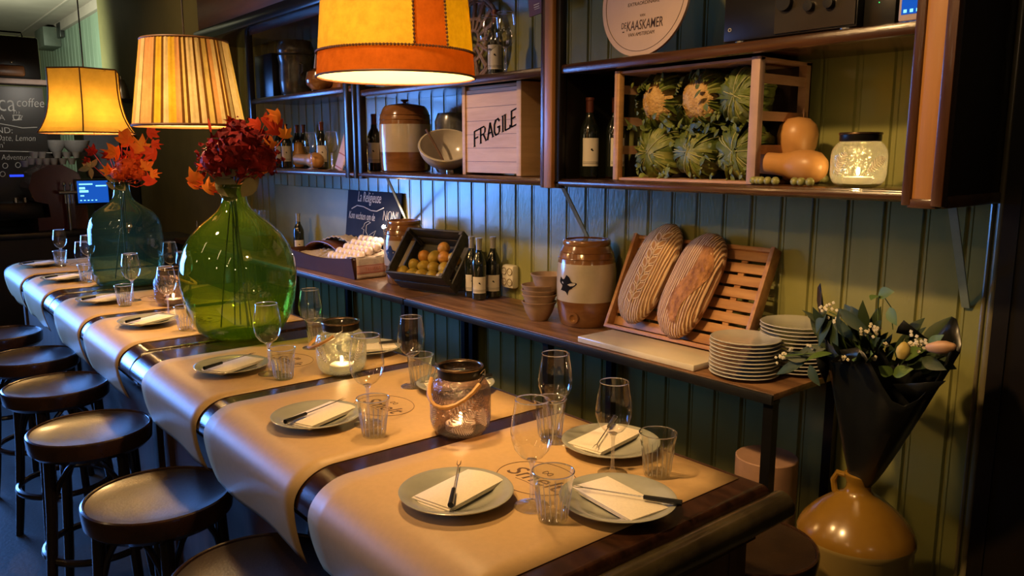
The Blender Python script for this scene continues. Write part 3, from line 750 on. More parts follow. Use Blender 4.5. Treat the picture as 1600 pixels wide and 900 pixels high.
# pressed tumblers
def make_tumbler():
    t = thing('water_tumbler', '', 'tumbler')
    def fac(a, z):
        if z < 0.012 or z > 0.068: return 1.0
        q = math.sin(PI * (z - 0.012) / 0.056)
        return 1.0 + 0.075 * q * (1 - abs(math.sin(4.5 * a)) ** 1.5) - 0.03 * q
    out = [(0.0, 0.0), (0.026, 0.0), (0.0285, 0.002), (0.029, 0.012), (0.0295, 0.022), (0.0305, 0.035), (0.032, 0.048), (0.034, 0.060), (0.0365, 0.070), (0.039, 0.084), (0.0412, 0.098)]
    b = MB(); b.lathe(out, 72, rad=fac); b.build('outer_wall', tumb_g, t, ang=24)
    b = MB(); b.ring((0, 0, 0.0985), 0.0408, 0.0012, 48, 6); b.build('rim', clear_rim, t)
    b = MB()
    for q in range(18):
        a = 2 * PI * q / 18 + .17
        b.tube([((r_ + .0012) * math.cos(a), (r_ + .0012) * math.sin(a), z_) for r_, z_ in ((.0285, .006), (.0295, .02), (.0312, .038), (.0335, .052), (.0352, .062))], [0.0004, 0.0011, 0.0012, 0.0011, 0.0003], 5)
    b.build('moulded_ribs', clear_rim, t)
    b = MB(); b.lathe([(0.0, 0.0015), (0.022, 0.0015), (0.026, 0.006), (0.0235, 0.0105), (0.0, 0.0115)], 27); b.build('thick_base', tumb_g, t)
    b = MB(); b.lathe([(0.0, 0.011), (0.022, 0.012), (0.026, 0.018), (0.030, 0.05), (0.0365, 0.080), (0.040, 0.098)], 48); b.build('inner_wall', tumb_g, t)
    return t
tu0 = make_tumbler()
TU = [(-1.052, 0.972, 'at the nearest corner, left of the fork tip'), (-1.062, 1.292, 'by the wall side, right of the nearest wall side glass'), (-1.676, 0.935, 'right of the fourth plate in front of the lantern'),
      (-2.305, 0.972, 'right of the plate in front of the green demijohn'), (-1.965, 1.262, 'behind the wall side wine glass between the lanterns'), (-2.63, 1.245, 'behind the wine glass right of the green demijohn'),
      (-3.22, 0.96, 'touching the left outline of the green demijohn'), (-3.925, 0.905, 'in front of the teal demijohn'), (-5.60, 0.94, 'farthest along the table'), (-4.81, 0.925, 'left of the teal demijohn, below a wine glass'),
      (-1.39, 1.272, 'behind the tall wall side wine glass right of the smoky lantern')]
for i, (x, y, where) in enumerate(TU):
    o = tu0 if i == 0 else dup(tu0, rz=i * 0.7)
    o.location = (x, y, PAPER + 0.0012)
    o['label'] = 'ribbed clear water tumbler ' + where; o['group'] = 'ribbed tumblers on the tables'

# ------------------------------------------------------------------ lantern jars
def fern(b, R, a0, z0, ang, length, n=11, wdt=0.017):
    """raised fern frond that follows the jar wall"""
    def on(u, v):
        a = a0 + u / R
        return Vector(((R + 0.0012) * math.cos(a), (R + 0.0012) * math.sin(a), z0 + v))
    ca, sa = math.cos(ang), math.sin(ang)
    mid = [(length * k / n, 0.006 * math.sin(PI * k / n)) for k in range(n + 1)]
    b.tube([on(x * ca - y * sa, x * sa + y * ca) for x, y in mid], 0.0007, 4)
    for k in range(1, n):
        x, y = mid[k]; L = wdt * math.sin(PI * (k + 0.6) / (n + 1))
        for s in (-1, 1):
            q = [(x, y), (x + L * 0.25, y + s * L * 0.5), (x + L * 0.55, y + s * L)]
            b.tube([on(p * ca - r * sa, p * sa + r * ca) for p, r in q], [0.0018, 0.0022, 0.0005], 4)
def lantern(name, x, y, z, gm, label, R=0.077, H=0.150, frond=None, handle=True, power=1.0, hang=-2.4, lit=True):
    t = thing(name, label, 'lantern', (x, y, z))
    k = R / 0.077; h = H / 0.150
    prof = [(0.0, 0.0), (0.050 * k, 0.0), (0.062 * k, 0.006 * h), (0.072 * k, 0.020 * h), (0.077 * k, 0.040 * h), (0.077 * k, 0.105 * h), (0.074 * k, 0.120 * h), (0.066 * k, 0.135 * h), (0.056 * k, 0.145 * h), (0.053 * k, 0.150 * h), (0.053 * k, 0.168 * h)]
    MB().lathe(prof, 48).build('glass_body', gm, t)
    b = MB(); b.lathe([(0.0545 * k, 0.146 * h), (0.057 * k, 0.150 * h), (0.057 * k, 0.168 * h), (0.0535 * k, 0.170 * h), (0.0535 * k, 0.150 * h), (0.0545 * k, 0.146 * h)], 40); col = b.build('collar', black_mt, t)
    b = MB(); b.ring((0, 0, 0.1715 * h), 0.0565 * k, 0.0035, 40, 8); b.build('rim', bronze, t)
    if frond:
        for (a0, z0, ang, ln) in frond:
            b = MB(); fern(b, 0.0772 * k, a0, z0, ang, ln); b.build('embossed_fern', fern_m, t)
    if handle:
        hn = thing('tmp', '', ''); bpy.data.objects.remove(hn)
        pts = []
        ca, sa = math.cos(hang), math.sin(hang)
        for q in range(13):
            a = PI * q / 12
            lx = 0.070 * k * math.cos(a); out = 0.098 * k * math.sin(a) + 0.0; zz = 0.155 * h - 0.062 * h * math.sin(a)
            pts.append(Vector((-sa * lx + ca * out, ca * lx + sa * out, zz)))
        b = MB(); b.tube(pts[1:-1], [0.0052 if i % 4 else 0.0064 for i in range(11)], 8); hd = b.build('bamboo_handle', bamboo, t)
        b = MB()
        for P_, Q_ in ((pts[0], pts[1]), (pts[-1], pts[-2])): b.tube([Vector((P_.x * .82, P_.y * .82, 0.160 * h)), Vector((P_.x, P_.y, 0.172 * h)), P_, Q_], 0.0018, 6)
        b.build('wire_loop', steel, t)
    if lit:
        b = MB(); b.lathe([(0, 0.008), (0.036, 0.008), (0.038, 0.010), (0.039, 0.026), (0.036, 0.028), (0.0, 0.0275)], 24); cd = b.build('candle', wax, t)
        b = MB(); b.ball((0, 0, 0.043), 0.006, 12, (0.8, 0.8, 1.9)); b.build('flame', flame_m, cd)
        l = lamp('candle_light', 'POINT', (0, 0, 0.048), 0.55 * power, (1.0, 0.66, 0.36), 0.008); l.parent = t
    return t
J1 = on_z(720, 690, TT); n = Vector((J1.x, J1.y, 0)).normalized()
face1 = math.atan2(-n.y, -n.x)
lantern('lantern_jar', J1.x + n.x * 0.06, J1.y + n.y * 0.06, PAPER + 0.0012, jar_smoke, 'smoky glass lantern with embossed ferns and a bamboo handle on the second runner', R=0.077, H=0.152,
        frond=[(face1 - 0.42, 0.042, 0.72, 0.095), (face1 + 0.05, 0.030, 0.95, 0.060), (face1 - 1.05, 0.030, 1.45, 0.060), (face1 - 2.6, 0.03, 0.9, 0.09), (face1 + 0.95, 0.03, 1.9, 0.055), (face1 - 0.35, 0.032, -0.05, 0.060), (face1 + 2.2, 0.03, 1.0, 0.08)], hang=face1 - 0.5, power=1.3)
J2 = on_z(535, 590, TT); n = Vector((J2.x, J2.y, 0)).normalized(); face2 = math.atan2(-n.y, -n.x)
lantern('lantern_jar', J2.x + n.x * 0.06, J2.y + n.y * 0.06, PAPER + 0.0012, jar_green, 'greenish glass candle lantern right of the green demijohn', R=0.080, H=0.146,
        frond=[(face2 + 0.5, 0.05, 0.9, 0.07), (face2 - 0.6, 0.05, 2.0, 0.07)], hang=face2 - 1.5, power=1.5)
J3 = on_z(272, 480, TT); n = Vector((J3.x, J3.y, 0)).normalized(); face3 = math.atan2(-n.y, -n.x)
lantern('lantern_jar', J3.x + n.x * 0.06, J3.y + n.y * 0.06, PAPER + 0.0012, jar_smoke, 'smoky glass lantern between the two demijohns', R=0.082, H=0.150,
        frond=[(face3 + 0.5, 0.04, 0.9, 0.07)], hang=face3 + 1.4, power=1.3)

# ------------------------------------------------------------------ demijohns
def demijohn(x, y, prof, m, label, wm, level):
    t = thing('demijohn', label, 'demijohn', (x, y, PAPER + 0.0012))
    MB().lathe(prof, 64).build('glass_body', m, t)
    wt = [(max(0, r_ - 0.004), z_ + 0.004) for r_, z_ in prof if z_ < level]
    b = MB(); b.lathe(wt + [(wt[-1][0] + 0.001, level), (0, level)], 48); b.build('water', wm, t)
    r, z = prof[-1]
    b = MB(); b.ring((0, 0, z - 0.008), r + 0.003, 0.008, 32, 8); b.build('lip', m, t)
    return t
PD1 = [(0.0, 0.018), (0.07, 0.012), (0.105, 0.0), (0.135, 0.006), (0.162, 0.028), (0.186, 0.072), (0.205, 0.13), (0.215, 0.19), (0.2175, 0.245), (0.211, 0.30), (0.194, 0.35), (0.166, 0.395), (0.130, 0.432), (0.094, 0.460), (0.068, 0.482), (0.053, 0.503), (0.046, 0.525), (0.0425, 0.552), (0.0425, 0.585)]
PD2 = [(0.0, 0.018), (0.08, 0.012), (0.125, 0.0), (0.155, 0.008), (0.172, 0.030), (0.180, 0.07), (0.184, 0.15), (0.186, 0.24), (0.183, 0.31), (0.170, 0.355), (0.145, 0.39), (0.110, 0.415), (0.078, 0.435), (0.056, 0.455), (0.045, 0.48), (0.040, 0.51), (0.038, 0.552)]
D1 = Vector((-3.00, 1.105, 0)); D2 = Vector((-4.60, 1.092, 0))
demijohn(D1.x, D1.y, PD1, demi_green, 'big green glass demijohn holding dark red and orange leaves', glass('green_water', (0.86, 0.95, 0.62), 0.8, 0.03, milky=0.10, milk=(0.35, 0.50, 0.05), edge=0.6), 0.175)
demijohn(D2.x, D2.y, PD2, demi_teal, 'teal glass demijohn with straight sides and orange flowers', glass('teal_water', (0.88, 0.95, 0.86), 0.8, 0.03, milky=0.12, milk=(0.22, 0.36, 0.22), edge=0.6), 0.15)

def maple(size, M, b, curl=0.25, rnd=random):
    """one maple leaf: five pointed lobes, lightly folded along its veins"""
    lobes = [(-150, .30), (-118, .42), (-92, .62), (-72, .45), (-50, .72), (-36, .95), (-22, .62), (-10, .60), (0, 1.12), (10, .60), (22, .62), (36, .95), (50, .72), (72, .45), (92, .62), (118, .42), (150, .30)]
    c = b.bm.verts.new(M @ Vector((0, 0, 0.03 * size)))
    vs = []
    for a, r in lobes:
        a = math.radians(a + 90); rr = r * size * rnd.uniform(0.9, 1.1)
        z = -curl * size * (r ** 2) * rnd.uniform(0.4, 1.0)
        vs.append(b.bm.verts.new(M @ Vector((rr * math.cos(a), rr * math.sin(a), z))))
    for u, v in zip(vs, vs[1:]): b._f([c, u, v])
    b._f([c, vs[-1], vs[0]])
def leafm(pos, toward, roll):
    q = Vector(toward).normalized().to_track_quat('Z', 'Y').to_matrix().to_4x4()
    return Matrix.Translation(pos) @ q @ Matrix.Rotation(roll, 4, 'Z')
def oval_leaf(b, p, d, n, L, wd, curl=0.15, k=7):
    d = Vector(d).normalized(); n = Vector(n); n = (n - d * n.dot(d)).normalized(); s_ = d.cross(n)
    rows = []
    for i in range(k + 1):
        f = i / k; ww = wd * math.sin(PI * min(0.999, f ** 0.85)) * 0.5 + 0.0004
        c = Vector(p) + d * L * f - n * curl * L * f * f
        rows.append([c - s_ * ww + n * ww * 0.25, c, c + s_ * ww + n * ww * 0.25])
    b.sheet(rows)
CAMV = Vector((0, 0, 0.3))
def px_at(px, py, ref):
    """the point of a sight line at the same depth as ref"""
    d = ray(px, py); dep = (Vector(ref) - Vector((0, 0, CAMZ))).dot(FWD)
    return d * (dep / FPX) + Vector((0, 0, CAMZ))
def arrangement(base, neck_z, label, bloom_m, blooms, leaves, olive, seed, stems):
    rnd = random.Random(seed)
    t = thing('flower_arrangement', label, 'flower arrangement', (0, 0, 0))
    top = Vector((base.x, base.y, neck_z))
    for i in range(stems):
        a = rnd.uniform(0, 2 * PI); r0 = rnd.uniform(0.02, 0.10)
        foot = Vector((base.x + r0 * math.cos(a), base.y + r0 * math.sin(a), TT + 0.03))
        mid = top + Vector((rnd.uniform(-.015, .015), rnd.uniform(-.015, .015), 0))
        end = top + Vector((rnd.uniform(-.07, .07), rnd.uniform(-.05, .05), rnd.uniform(.10, .18)))
        MB().tube([foot, foot.lerp(mid, .5) + Vector((rnd.uniform(-.01, .01), 0, 0)), mid, end], 0.0028, 6).build('stem', leaf_dk, t)
    for (c, R) in blooms:
        b = MB()
        n = int(170 * (R / 0.13) ** 2)
        for k in range(n):
            z = 1 - 2 * (k + .5) / n; a = k * 2.39996
            d = Vector((math.sqrt(1 - z * z) * math.cos(a), math.sqrt(1 - z * z) * math.sin(a), z * 0.85))
            rr = R * rnd.uniform(0.72, 1.02)
            M_ = leafm(c + d * rr, d + Vector((rnd.uniform(-.9, .9), rnd.uniform(-.9, .9), rnd.uniform(-.9, .9))), rnd.uniform(0, 6))
            s = R * rnd.uniform(0.15, 0.25)
            v = [b.bm.verts.new(M_ @ Vector(p)) for p in ((0, 0, 0), (s, -s * .2, s * .3), (s * 1.1, s * .5, s * .1), (s * .6, s, s * .35), (0, s * .7, s * .05), (-s * .4, s * .3, s * .3))]
            for u in range(1, 5): b._f([v[0], v[u], v[u + 1]])
        b.ball(c, R * 0.74, 14, (1, 1, .85))
        b.build('bloom', bloom_m, t, ang=25)
    for (p, size, m, toward) in leaves:
        b = MB(); maple(size, leafm(p, Vector((0, 0, CAMZ)) - p + Vector(toward), rnd.uniform(-1.6, 1.6)), b, rnd=rnd)
        MB().tube([p, p.lerp(top, .5) + Vector((0, 0, -0.01)), top + Vector((0, 0, .03))], 0.0016, 5).build('leaf_stalk', leaf_rd, t)
        b.build('maple_leaf', m, t, ang=15)
    for (p, d, L, wd, m) in olive:
        b = MB(); oval_leaf(b, p, d, Vector((0, 0, CAMZ)) - p, L, wd); b.build('leaf', m, t)
    return t
r1 = Vector((D1.x, D1.y, 1.65)); r2 = Vector((D2.x, D2.y, 1.60))
A = lambda px, py, dz=0: px_at(px, py, r1) + Vector((0, 0, dz))
B_ = lambda px, py: px_at(px, py, r2)
arrangement(D1, TT + 0.55, 'dark red hydrangea bunch with orange maple leaves in the green demijohn', petal_rd,
    [(A(375, 235), 0.120), (A(338, 250), 0.078), (A(405, 248), 0.085), (A(372, 200), 0.05)],
    [(A(305, 282), 0.055, leaf_or, (0, 0, 0)), (A(325, 296), 0.05, leaf_or, (.3, 0, .6)), (A(430, 205), 0.06, leaf_rd, (0, .5, .3)), (A(433, 182), 0.05, leaf_or, (0, 0, .6)), (A(446, 212), 0.042, leaf_or, (1, 0, 0)), (A(402, 195), 0.05, leaf_rd, (0, 0, 1)),
     (A(424, 228), 0.045, leaf_or, (0, 0, 0)), (A(410, 268), 0.04, leaf_or, (0, 0, -1)), (A(422, 250), 0.045, leaf_rd, (0, 0, 0)), (A(318, 262), 0.035, leaf_rd, (0, 0, 1)), (A(345, 262), 0.05, leaf_or, (0, 0, 1)), (A(364, 192), 0.035, leaf_rd, (0, 1, 0)), (A(302, 290), .04, leaf_or, (0, 0, .5)), (A(415, 190), .04, leaf_rd, (.3, 0, .5))],
    [(A(368, 308), A(335, 270) - A(368, 308), 0.12, 0.075, leaf_gn), (A(372, 310), A(345, 300) - A(372, 310), 0.085, 0.05, leaf_gn), (A(378, 308), A(402, 275) - A(378, 308), 0.11, 0.055, leaf_gn), (A(360, 278), A(335, 262) - A(360, 278), 0.07, 0.035, leaf_pl), (A(372, 272), A(352, 268) - A(372, 272), 0.06, 0.03, leaf_pl),
     (A(330, 208), A(322, 170) - A(330, 208), 0.06, 0.010, leaf_rd)], 11, 6)
arrangement(D2, TT + 0.52, 'orange dahlias and maple leaves in the teal demijohn', petal_or,
    [(B_(203, 262), 0.085), (B_(186, 272), 0.055), (B_(216, 272), 0.05)],
    [(B_(200, 222), 0.075, leaf_or, (0, 0, 0)), (B_(222, 232), 0.08, leaf_or, (0, 0, .4)), (B_(182, 240), 0.07, leaf_or, (0, 0, 0)), (B_(240, 240), 0.07, leaf_rd, (0, .4, .5)), (B_(228, 262), 0.06, leaf_or, (0, 0, 0)), (B_(235, 285), 0.06, leaf_rd, (0, .5, 0)), (B_(170, 268), 0.05, leaf_or, (0, 0, 0)),
     (B_(212, 245), 0.07, leaf_rd, (0, 0, .3)), (B_(238, 272), 0.045, leaf_or, (0, 0, 0)), (B_(234, 208), 0.055, leaf_rd, (0, 0, 1)), (B_(190, 212), 0.05, leaf_or, (0, 0, .5)), (B_(240, 225), 0.045, leaf_rd, (0, 0, .5)), (B_(145, 238), .05, petal_rd, (0, 0, 0)), (B_(170, 243), .045, petal_rd, (0, 0, 0)), (B_(138, 252), .035, petal_rd, (0, 0, 0))],
    [(B_(142, 262), B_(122, 266) - B_(142, 262), 0.075, 0.028, leaf_pl), (B_(142, 262), B_(128, 254) - B_(142, 262), 0.06, 0.024, leaf_pl), (B_(142, 262), B_(143, 278) - B_(142, 262), 0.06, 0.024, leaf_pl), (B_(142, 262), B_(152, 248) - B_(142, 262), 0.06, 0.026, leaf_pl), (B_(142, 262), B_(135, 245) - B_(142, 262), 0.055, 0.022, leaf_pl),
     (B_(196, 298), B_(178, 280) - B_(196, 298), 0.09, 0.05, leaf_gn), (B_(190, 296), B_(165, 285) - B_(190, 296), 0.10, 0.04, leaf_gn), (B_(188, 290), B_(160, 272) - B_(188, 290), 0.12, .02, leaf_gn)], 5, 4)

# ================================================================== PENDANT LAMPS
def pendant(x, y, z, label, power, build, H, cord_to=3.40, bulb_z=0.12):
    t = thing('pendant_lamp', label, 'lamp', (x, y, z), group='pendant lamps over the tables')
    build(t)
    b = MB(); b.ball((0, 0, bulb_z), 0.028, 16, (1, 1, 1.25)); b.build('bulb', glow('bulb_glow_%d' % int(power * 10), (1.0, 0.74, 0.40), 30), t)
    b = MB(); b.cyl((0, 0, bulb_z + 0.035), (0, 0, bulb_z + 0.09), 0.017); b.cyl((0, 0, bulb_z + 0.09), (0, 0, H), 0.004); b.build('lamp_holder', black_pl, t)
    b = MB()
    for k in range(3):
        a = 2 * PI * k / 3 + .4; b.tube([(0, 0, H - 0.015), (t['rtop'] * .985 * math.cos(a), t['rtop'] * .985 * math.sin(a), H - 0.01)], 0.0015, 5)
    b.build('spider_frame', steel, t)
    b = MB(); b.tube([(0, 0, H), (0.004, 0, (H + cord_to - z) / 2), (0, 0, cord_to - z)], 0.0035, 6); b.build('cord', cord_m, t)
    l = lamp('bulb_light', 'POINT', (0, 0, bulb_z - 0.035), power, (1.0, 0.60, 0.23), 0.04); l.parent = t
    return t
def drum(t):
    R0, R1, H = 0.200, 0.168, 0.36; t['rtop'] = R1
    def wall(z0, z1, m, name, d=0.0, ang=None):
        b = MB(); n = 96; rows = []
        a_s = [2 * PI * k / n for k in range(n)] if ang is None else [ang[0] + (ang[1] - ang[0]) * k / 40 for k in range(41)]
        for z in (z0, (z0 + z1) / 2, z1):
            R = R0 + (R1 - R0) * z / H + d
            rows.append([Vector((R * math.cos(a), R * math.sin(a), z)) for a in a_s])
        b.sheet(rows, close_u=ang is None); return b.build(name, m, t, norm=False)
    wall(0.0, 0.056, orange_p, 'lower_band')
    f = math.atan2(-1.09, 1.78)       # towards the viewer
    s0 = f + 0.215; s1 = f + 0.66
    wall(0.056, H, parch, 'shade', 0, (s1, s0 + PI * .72))
    wall(0.056, H, parch, 'shade', 0, (s1 + PI * .72, s0 + 2 * PI))
    wall(0.056, H, orange_p, 'upright_band', 0.0, (s0, s1))
    wall(0.056, H, orange_p, 'upright_band', 0.0, (s0 + PI * .72, s1 + PI * .72))
    b = MB()
    def zig(path, amp):
        for i, (p, nrm) in enumerate(path[:-1]):
            q = path[i + 1][0]
            b.tube([p + Vector((0, 0, 0)), q], 0.0010, 4, caps=False)
            b.ball(p.lerp(q, .5), 0.0036, 6)
    R = lambda z: R0 + (R1 - R0) * z / H + 0.003
    zig([(Vector((R(.058) * math.cos(a), R(.058) * math.sin(a), .058)), 0) for a in [2 * PI * k / 150 for k in range(151)]], 1)
    for a in (s0, s1): zig([(Vector((R(z) * math.cos(a), R(z) * math.sin(a), z)), 0) for z in [.06 + .009 * k for k in range(34)]], 1)
    b.build('stitching', stitch_m, t)
    b = MB(); b.ring((0, 0, 0.0), R0, 0.0028, 72, 6); b.ring((0, 0, H), R1, 0.0028, 72, 6); b.build('rim_wire', stitch_m, t)
def pleat(t):
    R0, R1, H = 0.218, 0.166, 0.35; t['rtop'] = R1
    b = MB(); n = 132; rnd = random.Random(4)
    rows = []
    for z in (0.012, H * .5, H - .008):
        R = R0 + (R1 - R0) * z / H
        rows.append([b.bm.verts.new(Vector(((R + (0.0022 if k % 2 else 0)) * math.cos(2 * PI * k / n), (R + (0.0022 if k % 2 else 0)) * math.sin(2 * PI * k / n), z))) for k in range(n)])
    cur = 0; left = 0
    for k in range(n):
        if left == 0:
            cur = rnd.choice([0, 0, 0, 1, 1, 2, 3, 3, 4]); left = rnd.choice([2, 3, 4]); mi = 5 if rnd.random() < 0.32 else cur
        else: mi = cur
        left -= 1
        for a, c in zip(rows, rows[1:]):
            f = b.bm.faces.new([a[k], a[(k + 1) % n], c[(k + 1) % n], c[k]]); f.material_index = mi; f.smooth = False
    b.build('shade', None, t, mats=STRIPES, norm=False)
    b = MB(); b.ring((0, 0, 0.008), R0, 0.006, 72, 6); b.build('lower_trim', trim_br, t)
    b = MB(); b.ring((0, 0, H - .005), R1, 0.005, 72, 6); b.build('upper_trim', trim_br, t)
def bell(t):
    H = 0.335; t['rtop'] = 0.185; n = 6
    prof = [(0.262, 0), (0.243, 0.025), (0.226, 0.055), (0.211, 0.09), (0.200, 0.13), (0.192, 0.18), (0.188, 0.24), (0.187, 0.30), (0.187, H)]
    a0 = math.atan2(-1.0, 4.82) - 0.10
    b = MB(); b.lathe(prof, n, a0=a0, flat=True); b.build('shade', bell_p, t, norm=False)
    b = MB()
    for k in range(n):
        a = a0 + 2 * PI * k / n
        b.tube([((r + .002) * math.cos(a), (r + .002) * math.sin(a), z) for r, z in prof], 0.0035, 6)
    for r, z in (prof[0], prof[-1]):
        b.tube([(r * math.cos(a0 + 2 * PI * k / n), r * math.sin(a0 + 2 * PI * k / n), z) for k in range(n)], 0.0045, 6, close=True)
    b.build('shade_trim', trim_br, t)
L1 = on_y(620, 122, 1.09); L2 = on_y(297, 200, 1.09); L3 = on_y(139, 208, 1.02)
pendant(L1.x, L1.y, L1.z, 'parchment drum pendant lamp with orange leather bands, nearest and largest', 27, drum, 0.36)
pendant(L2.x, L2.y, L2.z, 'striped pleated pendant lamp above the green demijohn', 27, pleat, 0.35)
pendant(L3.x, L3.y, L3.z, 'yellow bell shaped panelled pendant lamp above the teal demijohn', 27, bell, 0.335)

# ================================================================== STOOLS
rim_m = mat('worn_seat_rim', (0.05, 0.022, 0.012), 0.22, scale=(8, 8, 8), col2=(0.022, 0.011, 0.008), coat=0.6)
def make_stool():
    t = thing('bentwood_stool', '', 'stool')
    S = 0.66
    seat = [(0.0, S - 0.024), (0.06, S - 0.0235), (0.13, S - 0.019), (0.172, S - 0.011), (0.186, S - 0.006), (0.187, S - 0.045), (0.0, S - 0.045)]
    MB().lathe(seat, 56).build('seat', seat_m, t)
    b = MB(); b.lathe([(0.186, S - 0.010), (0.188, S - 0.002), (0.192, S), (0.197, S - 0.003), (0.199, S - 0.010), (0.195, S - 0.055), (0.180, S - 0.070), (0.165, S - 0.066), (0.165, S - 0.04)], 56); b.build('seat_ring', rim_m, t)
    for k in range(4):
        a = PI / 4 + k * PI / 2
        c, s_ = math.cos(a), math.sin(a)
        MB().tube([(0.155 * c, 0.155 * s_, S - 0.05), (0.165 * c, 0.165 * s_, 0.40), (0.188 * c, 0.188 * s_, 0.15), (0.205 * c, 0.205 * s_, 0.0)], [0.019, 0.018, 0.017, 0.015], 12).build('leg', stool_m, t)
        a2 = a + PI / 2; e = Vector((math.cos(a2), math.sin(a2), 0)); f = Vector((c, s_, 0))
        pts = []
        for q in range(9):
            u = q / 8; p = f * 0.16 * (1 - u) + e * 0.16 * u
            pts.append(Vector((p.x, p.y, 0.42 + 0.17 * math.sin(PI * u) ** 0.7)))
        MB().tube(pts, 0.009, 8).build('brace', stool_m, t)
    b = MB(); b.ring((0, 0, 0.235), 0.172, 0.0125, 40, 8); b.build('foot_ring', stool_m, t)
    return t
st0 = make_stool()
ST = [(405, 897, 'nearest bentwood stool, cut by the lower edge of the picture'), (248, 772, 'second dark bentwood stool from the near end, its seat half lit'), (141, 668, 'third dark bentwood stool from the near end'),
      (88, 601, 'fourth dark bentwood stool, seat reflecting blue'), (50, 556, 'fifth dark bentwood stool, far from the viewer'), (0, 521, 'farthest dark bentwood stool at the left picture edge')]
for i, (px, py, lab) in enumerate(ST):
    p = on_z(px, py, 0.655)
    o = st0 if i == 0 else dup(st0, rz=i * 0.6)
    o.location = (p.x, p.y, 0); o['label'] = lab; o['group'] = 'bentwood stools along the table'
p = on_z(1172, 850, 0.60)
o = dup(st0, (p.x, p.y, 0), 0.3, 'dark bentwood stool between the table end and the wall'); o.scale = (0.86, 0.86, 0.92)
tag(MB().tube([(-5.55, 0.20, 0.38), (-4.9, 0.12, 0.38), (-4.3, 0.12, 0.38)], 0.012, 8).build('rail', stool_m), 'low dark rail beyond the stools at the left picture edge', 'rail') if False else None

# ================================================================== WINE BOTTLES
def make_bottle(foil, label_z=(0.06, 0.14), r=0.037, H=0.30, cap=0.075, badge=False):
    t = thing('wine_bottle', '', 'bottle')
    k = r / 0.037
    b = MB(); b.lathe([(0, 0.004), (0.03 * k, 0), (r, 0.006), (r, 0.165), (r * .96, 0.185), (r * .72, 0.208), (0.0175, 0.226), (0.0145, 0.245), (0.0138, H - 0.012), (0.0155, H - 0.010), (0.0155, H - .001), (0, H)], 28)
    b.build('body', bottle_g, t)
    b = MB(); b.lathe([(0.0146, H - cap), (0.0149, H - 0.012), (0.0165, H - 0.010), (0.0165, H + 0.0005), (0, H + 0.001)], 24); b.build('capsule', foil, t)
    b = MB(); n = 14; rows = []
    for z in label_z: rows.append([Vector(((r + .0006) * math.cos(a), (r + .0006) * math.sin(a), z)) for a in [-PI / 2 - 0.95 + 1.9 * q / n for q in range(n + 1)]])
    b.sheet(rows); lb = b.build('label', label_m, t)
    b = MB()
    zc = label_z[0]
    for dz in (0.010, 0.016):
        b.tube([((r + .0012) * math.cos(a), (r + .0012) * math.sin(a), zc + dz) for a in [-PI / 2 - 0.9 + 1.8 * q / n for q in range(n + 1)]], 0.0006, 4)
    zz = (label_z[0] + label_z[1]) / 2 + 0.01
    b.build('label_print', black_ink, lb)
    b = MB(); b.ball((0.0, -(r + .0008), zz), 0.004, 8, (1, .2, 1)); b.ball((0.004, -(r + .0006), zz - 0.004), 0.003, 8, (1.2, .2, .8))
    b.build('label_emblem', black_ink, lb)
    return t
bw = make_bottle(foil_w, (0.035, 0.115)); br = make_bottle(foil_r, (0.045, 0.150), cap=0.055)
def turn(x, y): return math.atan2(y, x) - PI / 2 + PI   # label towards the viewer
def face_cam(x, y): return math.atan2(-y, -x) + PI / 2
def bottle(proto, p, label, group, used={}, dr=0.0, k=1.0):
    o = proto if proto.name not in used else dup(proto)
    used[proto.name] = 1
    o.location = p; o.rotation_euler = (0, 0, face_cam(p[0], p[1]) + dr); o.scale = (k, k, k)
    o['label'] = label; o['group'] = group
    return o
g = 'bottles beside the socket'
bottle(bw, (-3.095, 2.30, CONS + .001), 'dark wine bottle with pale cap, left one of three beside the socket', g)
bottle(bw, (-3.015, 2.285, CONS + .001), 'dark wine bottle with pale cap, front right one of three beside the socket', g)
bottle(bw, (-3.02, 2.375, CONS + .001), 'dark wine bottle with pale cap, rearmost of three beside the socket', g)
g = 'wine bottles in the wall shelves'
S0 = 1.5095
bottle(br, (-2.163, 2.17, S0), 'red wine bottle with cream label left of the cauliflower crate', g, dr=.25)
bottle(br, (-2.095, 2.24, S0), 'red wine bottle half hidden behind the cauliflower crate side', g, dr=.5)
for (px, lab, yy, dz) in [(438, 'dark wine bottle at the left end of the left shelf unit', 2.22, 0), (448, 'second dark wine bottle from the left end of the left shelf unit', 2.22, 0), (466, 'dark wine bottle without visible label behind the squashes', 2.34, 0), (476, 'dark wine bottle behind the upright squash', 2.36, 0), (504, 'dark wine bottle standing alone right of the squashes', 2.24, 0)]:
    q = on_y(px, 255, yy); bottle(br, (q.x, q.y, S0), lab, g, k=0.95, dr=0.5 if 'without' in lab or 'behind' in lab else 0)
q = on_y(586, 262, 2.16); bottle(br, (q.x, q.y, S0), 'dark wine bottle left of the big crock in the middle shelf unit', g, k=1.0, dr=-.2)
q = on_z(468, 392, CONS); q.y = min(q.y, 2.3); q = on_y(468, 392, 2.33); bottle(bw, (q.x, q.y, CONS + .001), 'dark wine bottle with pale cap standing alone at the far end of the console', 'bottle alone', k=0.98)
for px, lab in ((774, 'dark wine bottle with a cream label on the upper shelf behind the glasses'),):
    q = on_y(px, 105, 2.26); bottle(br, (q.x, q.y, 1.9262), lab, 'bottles on the upper shelf', k=1.0, dr=-0.1 if px < 790 else 1.2)

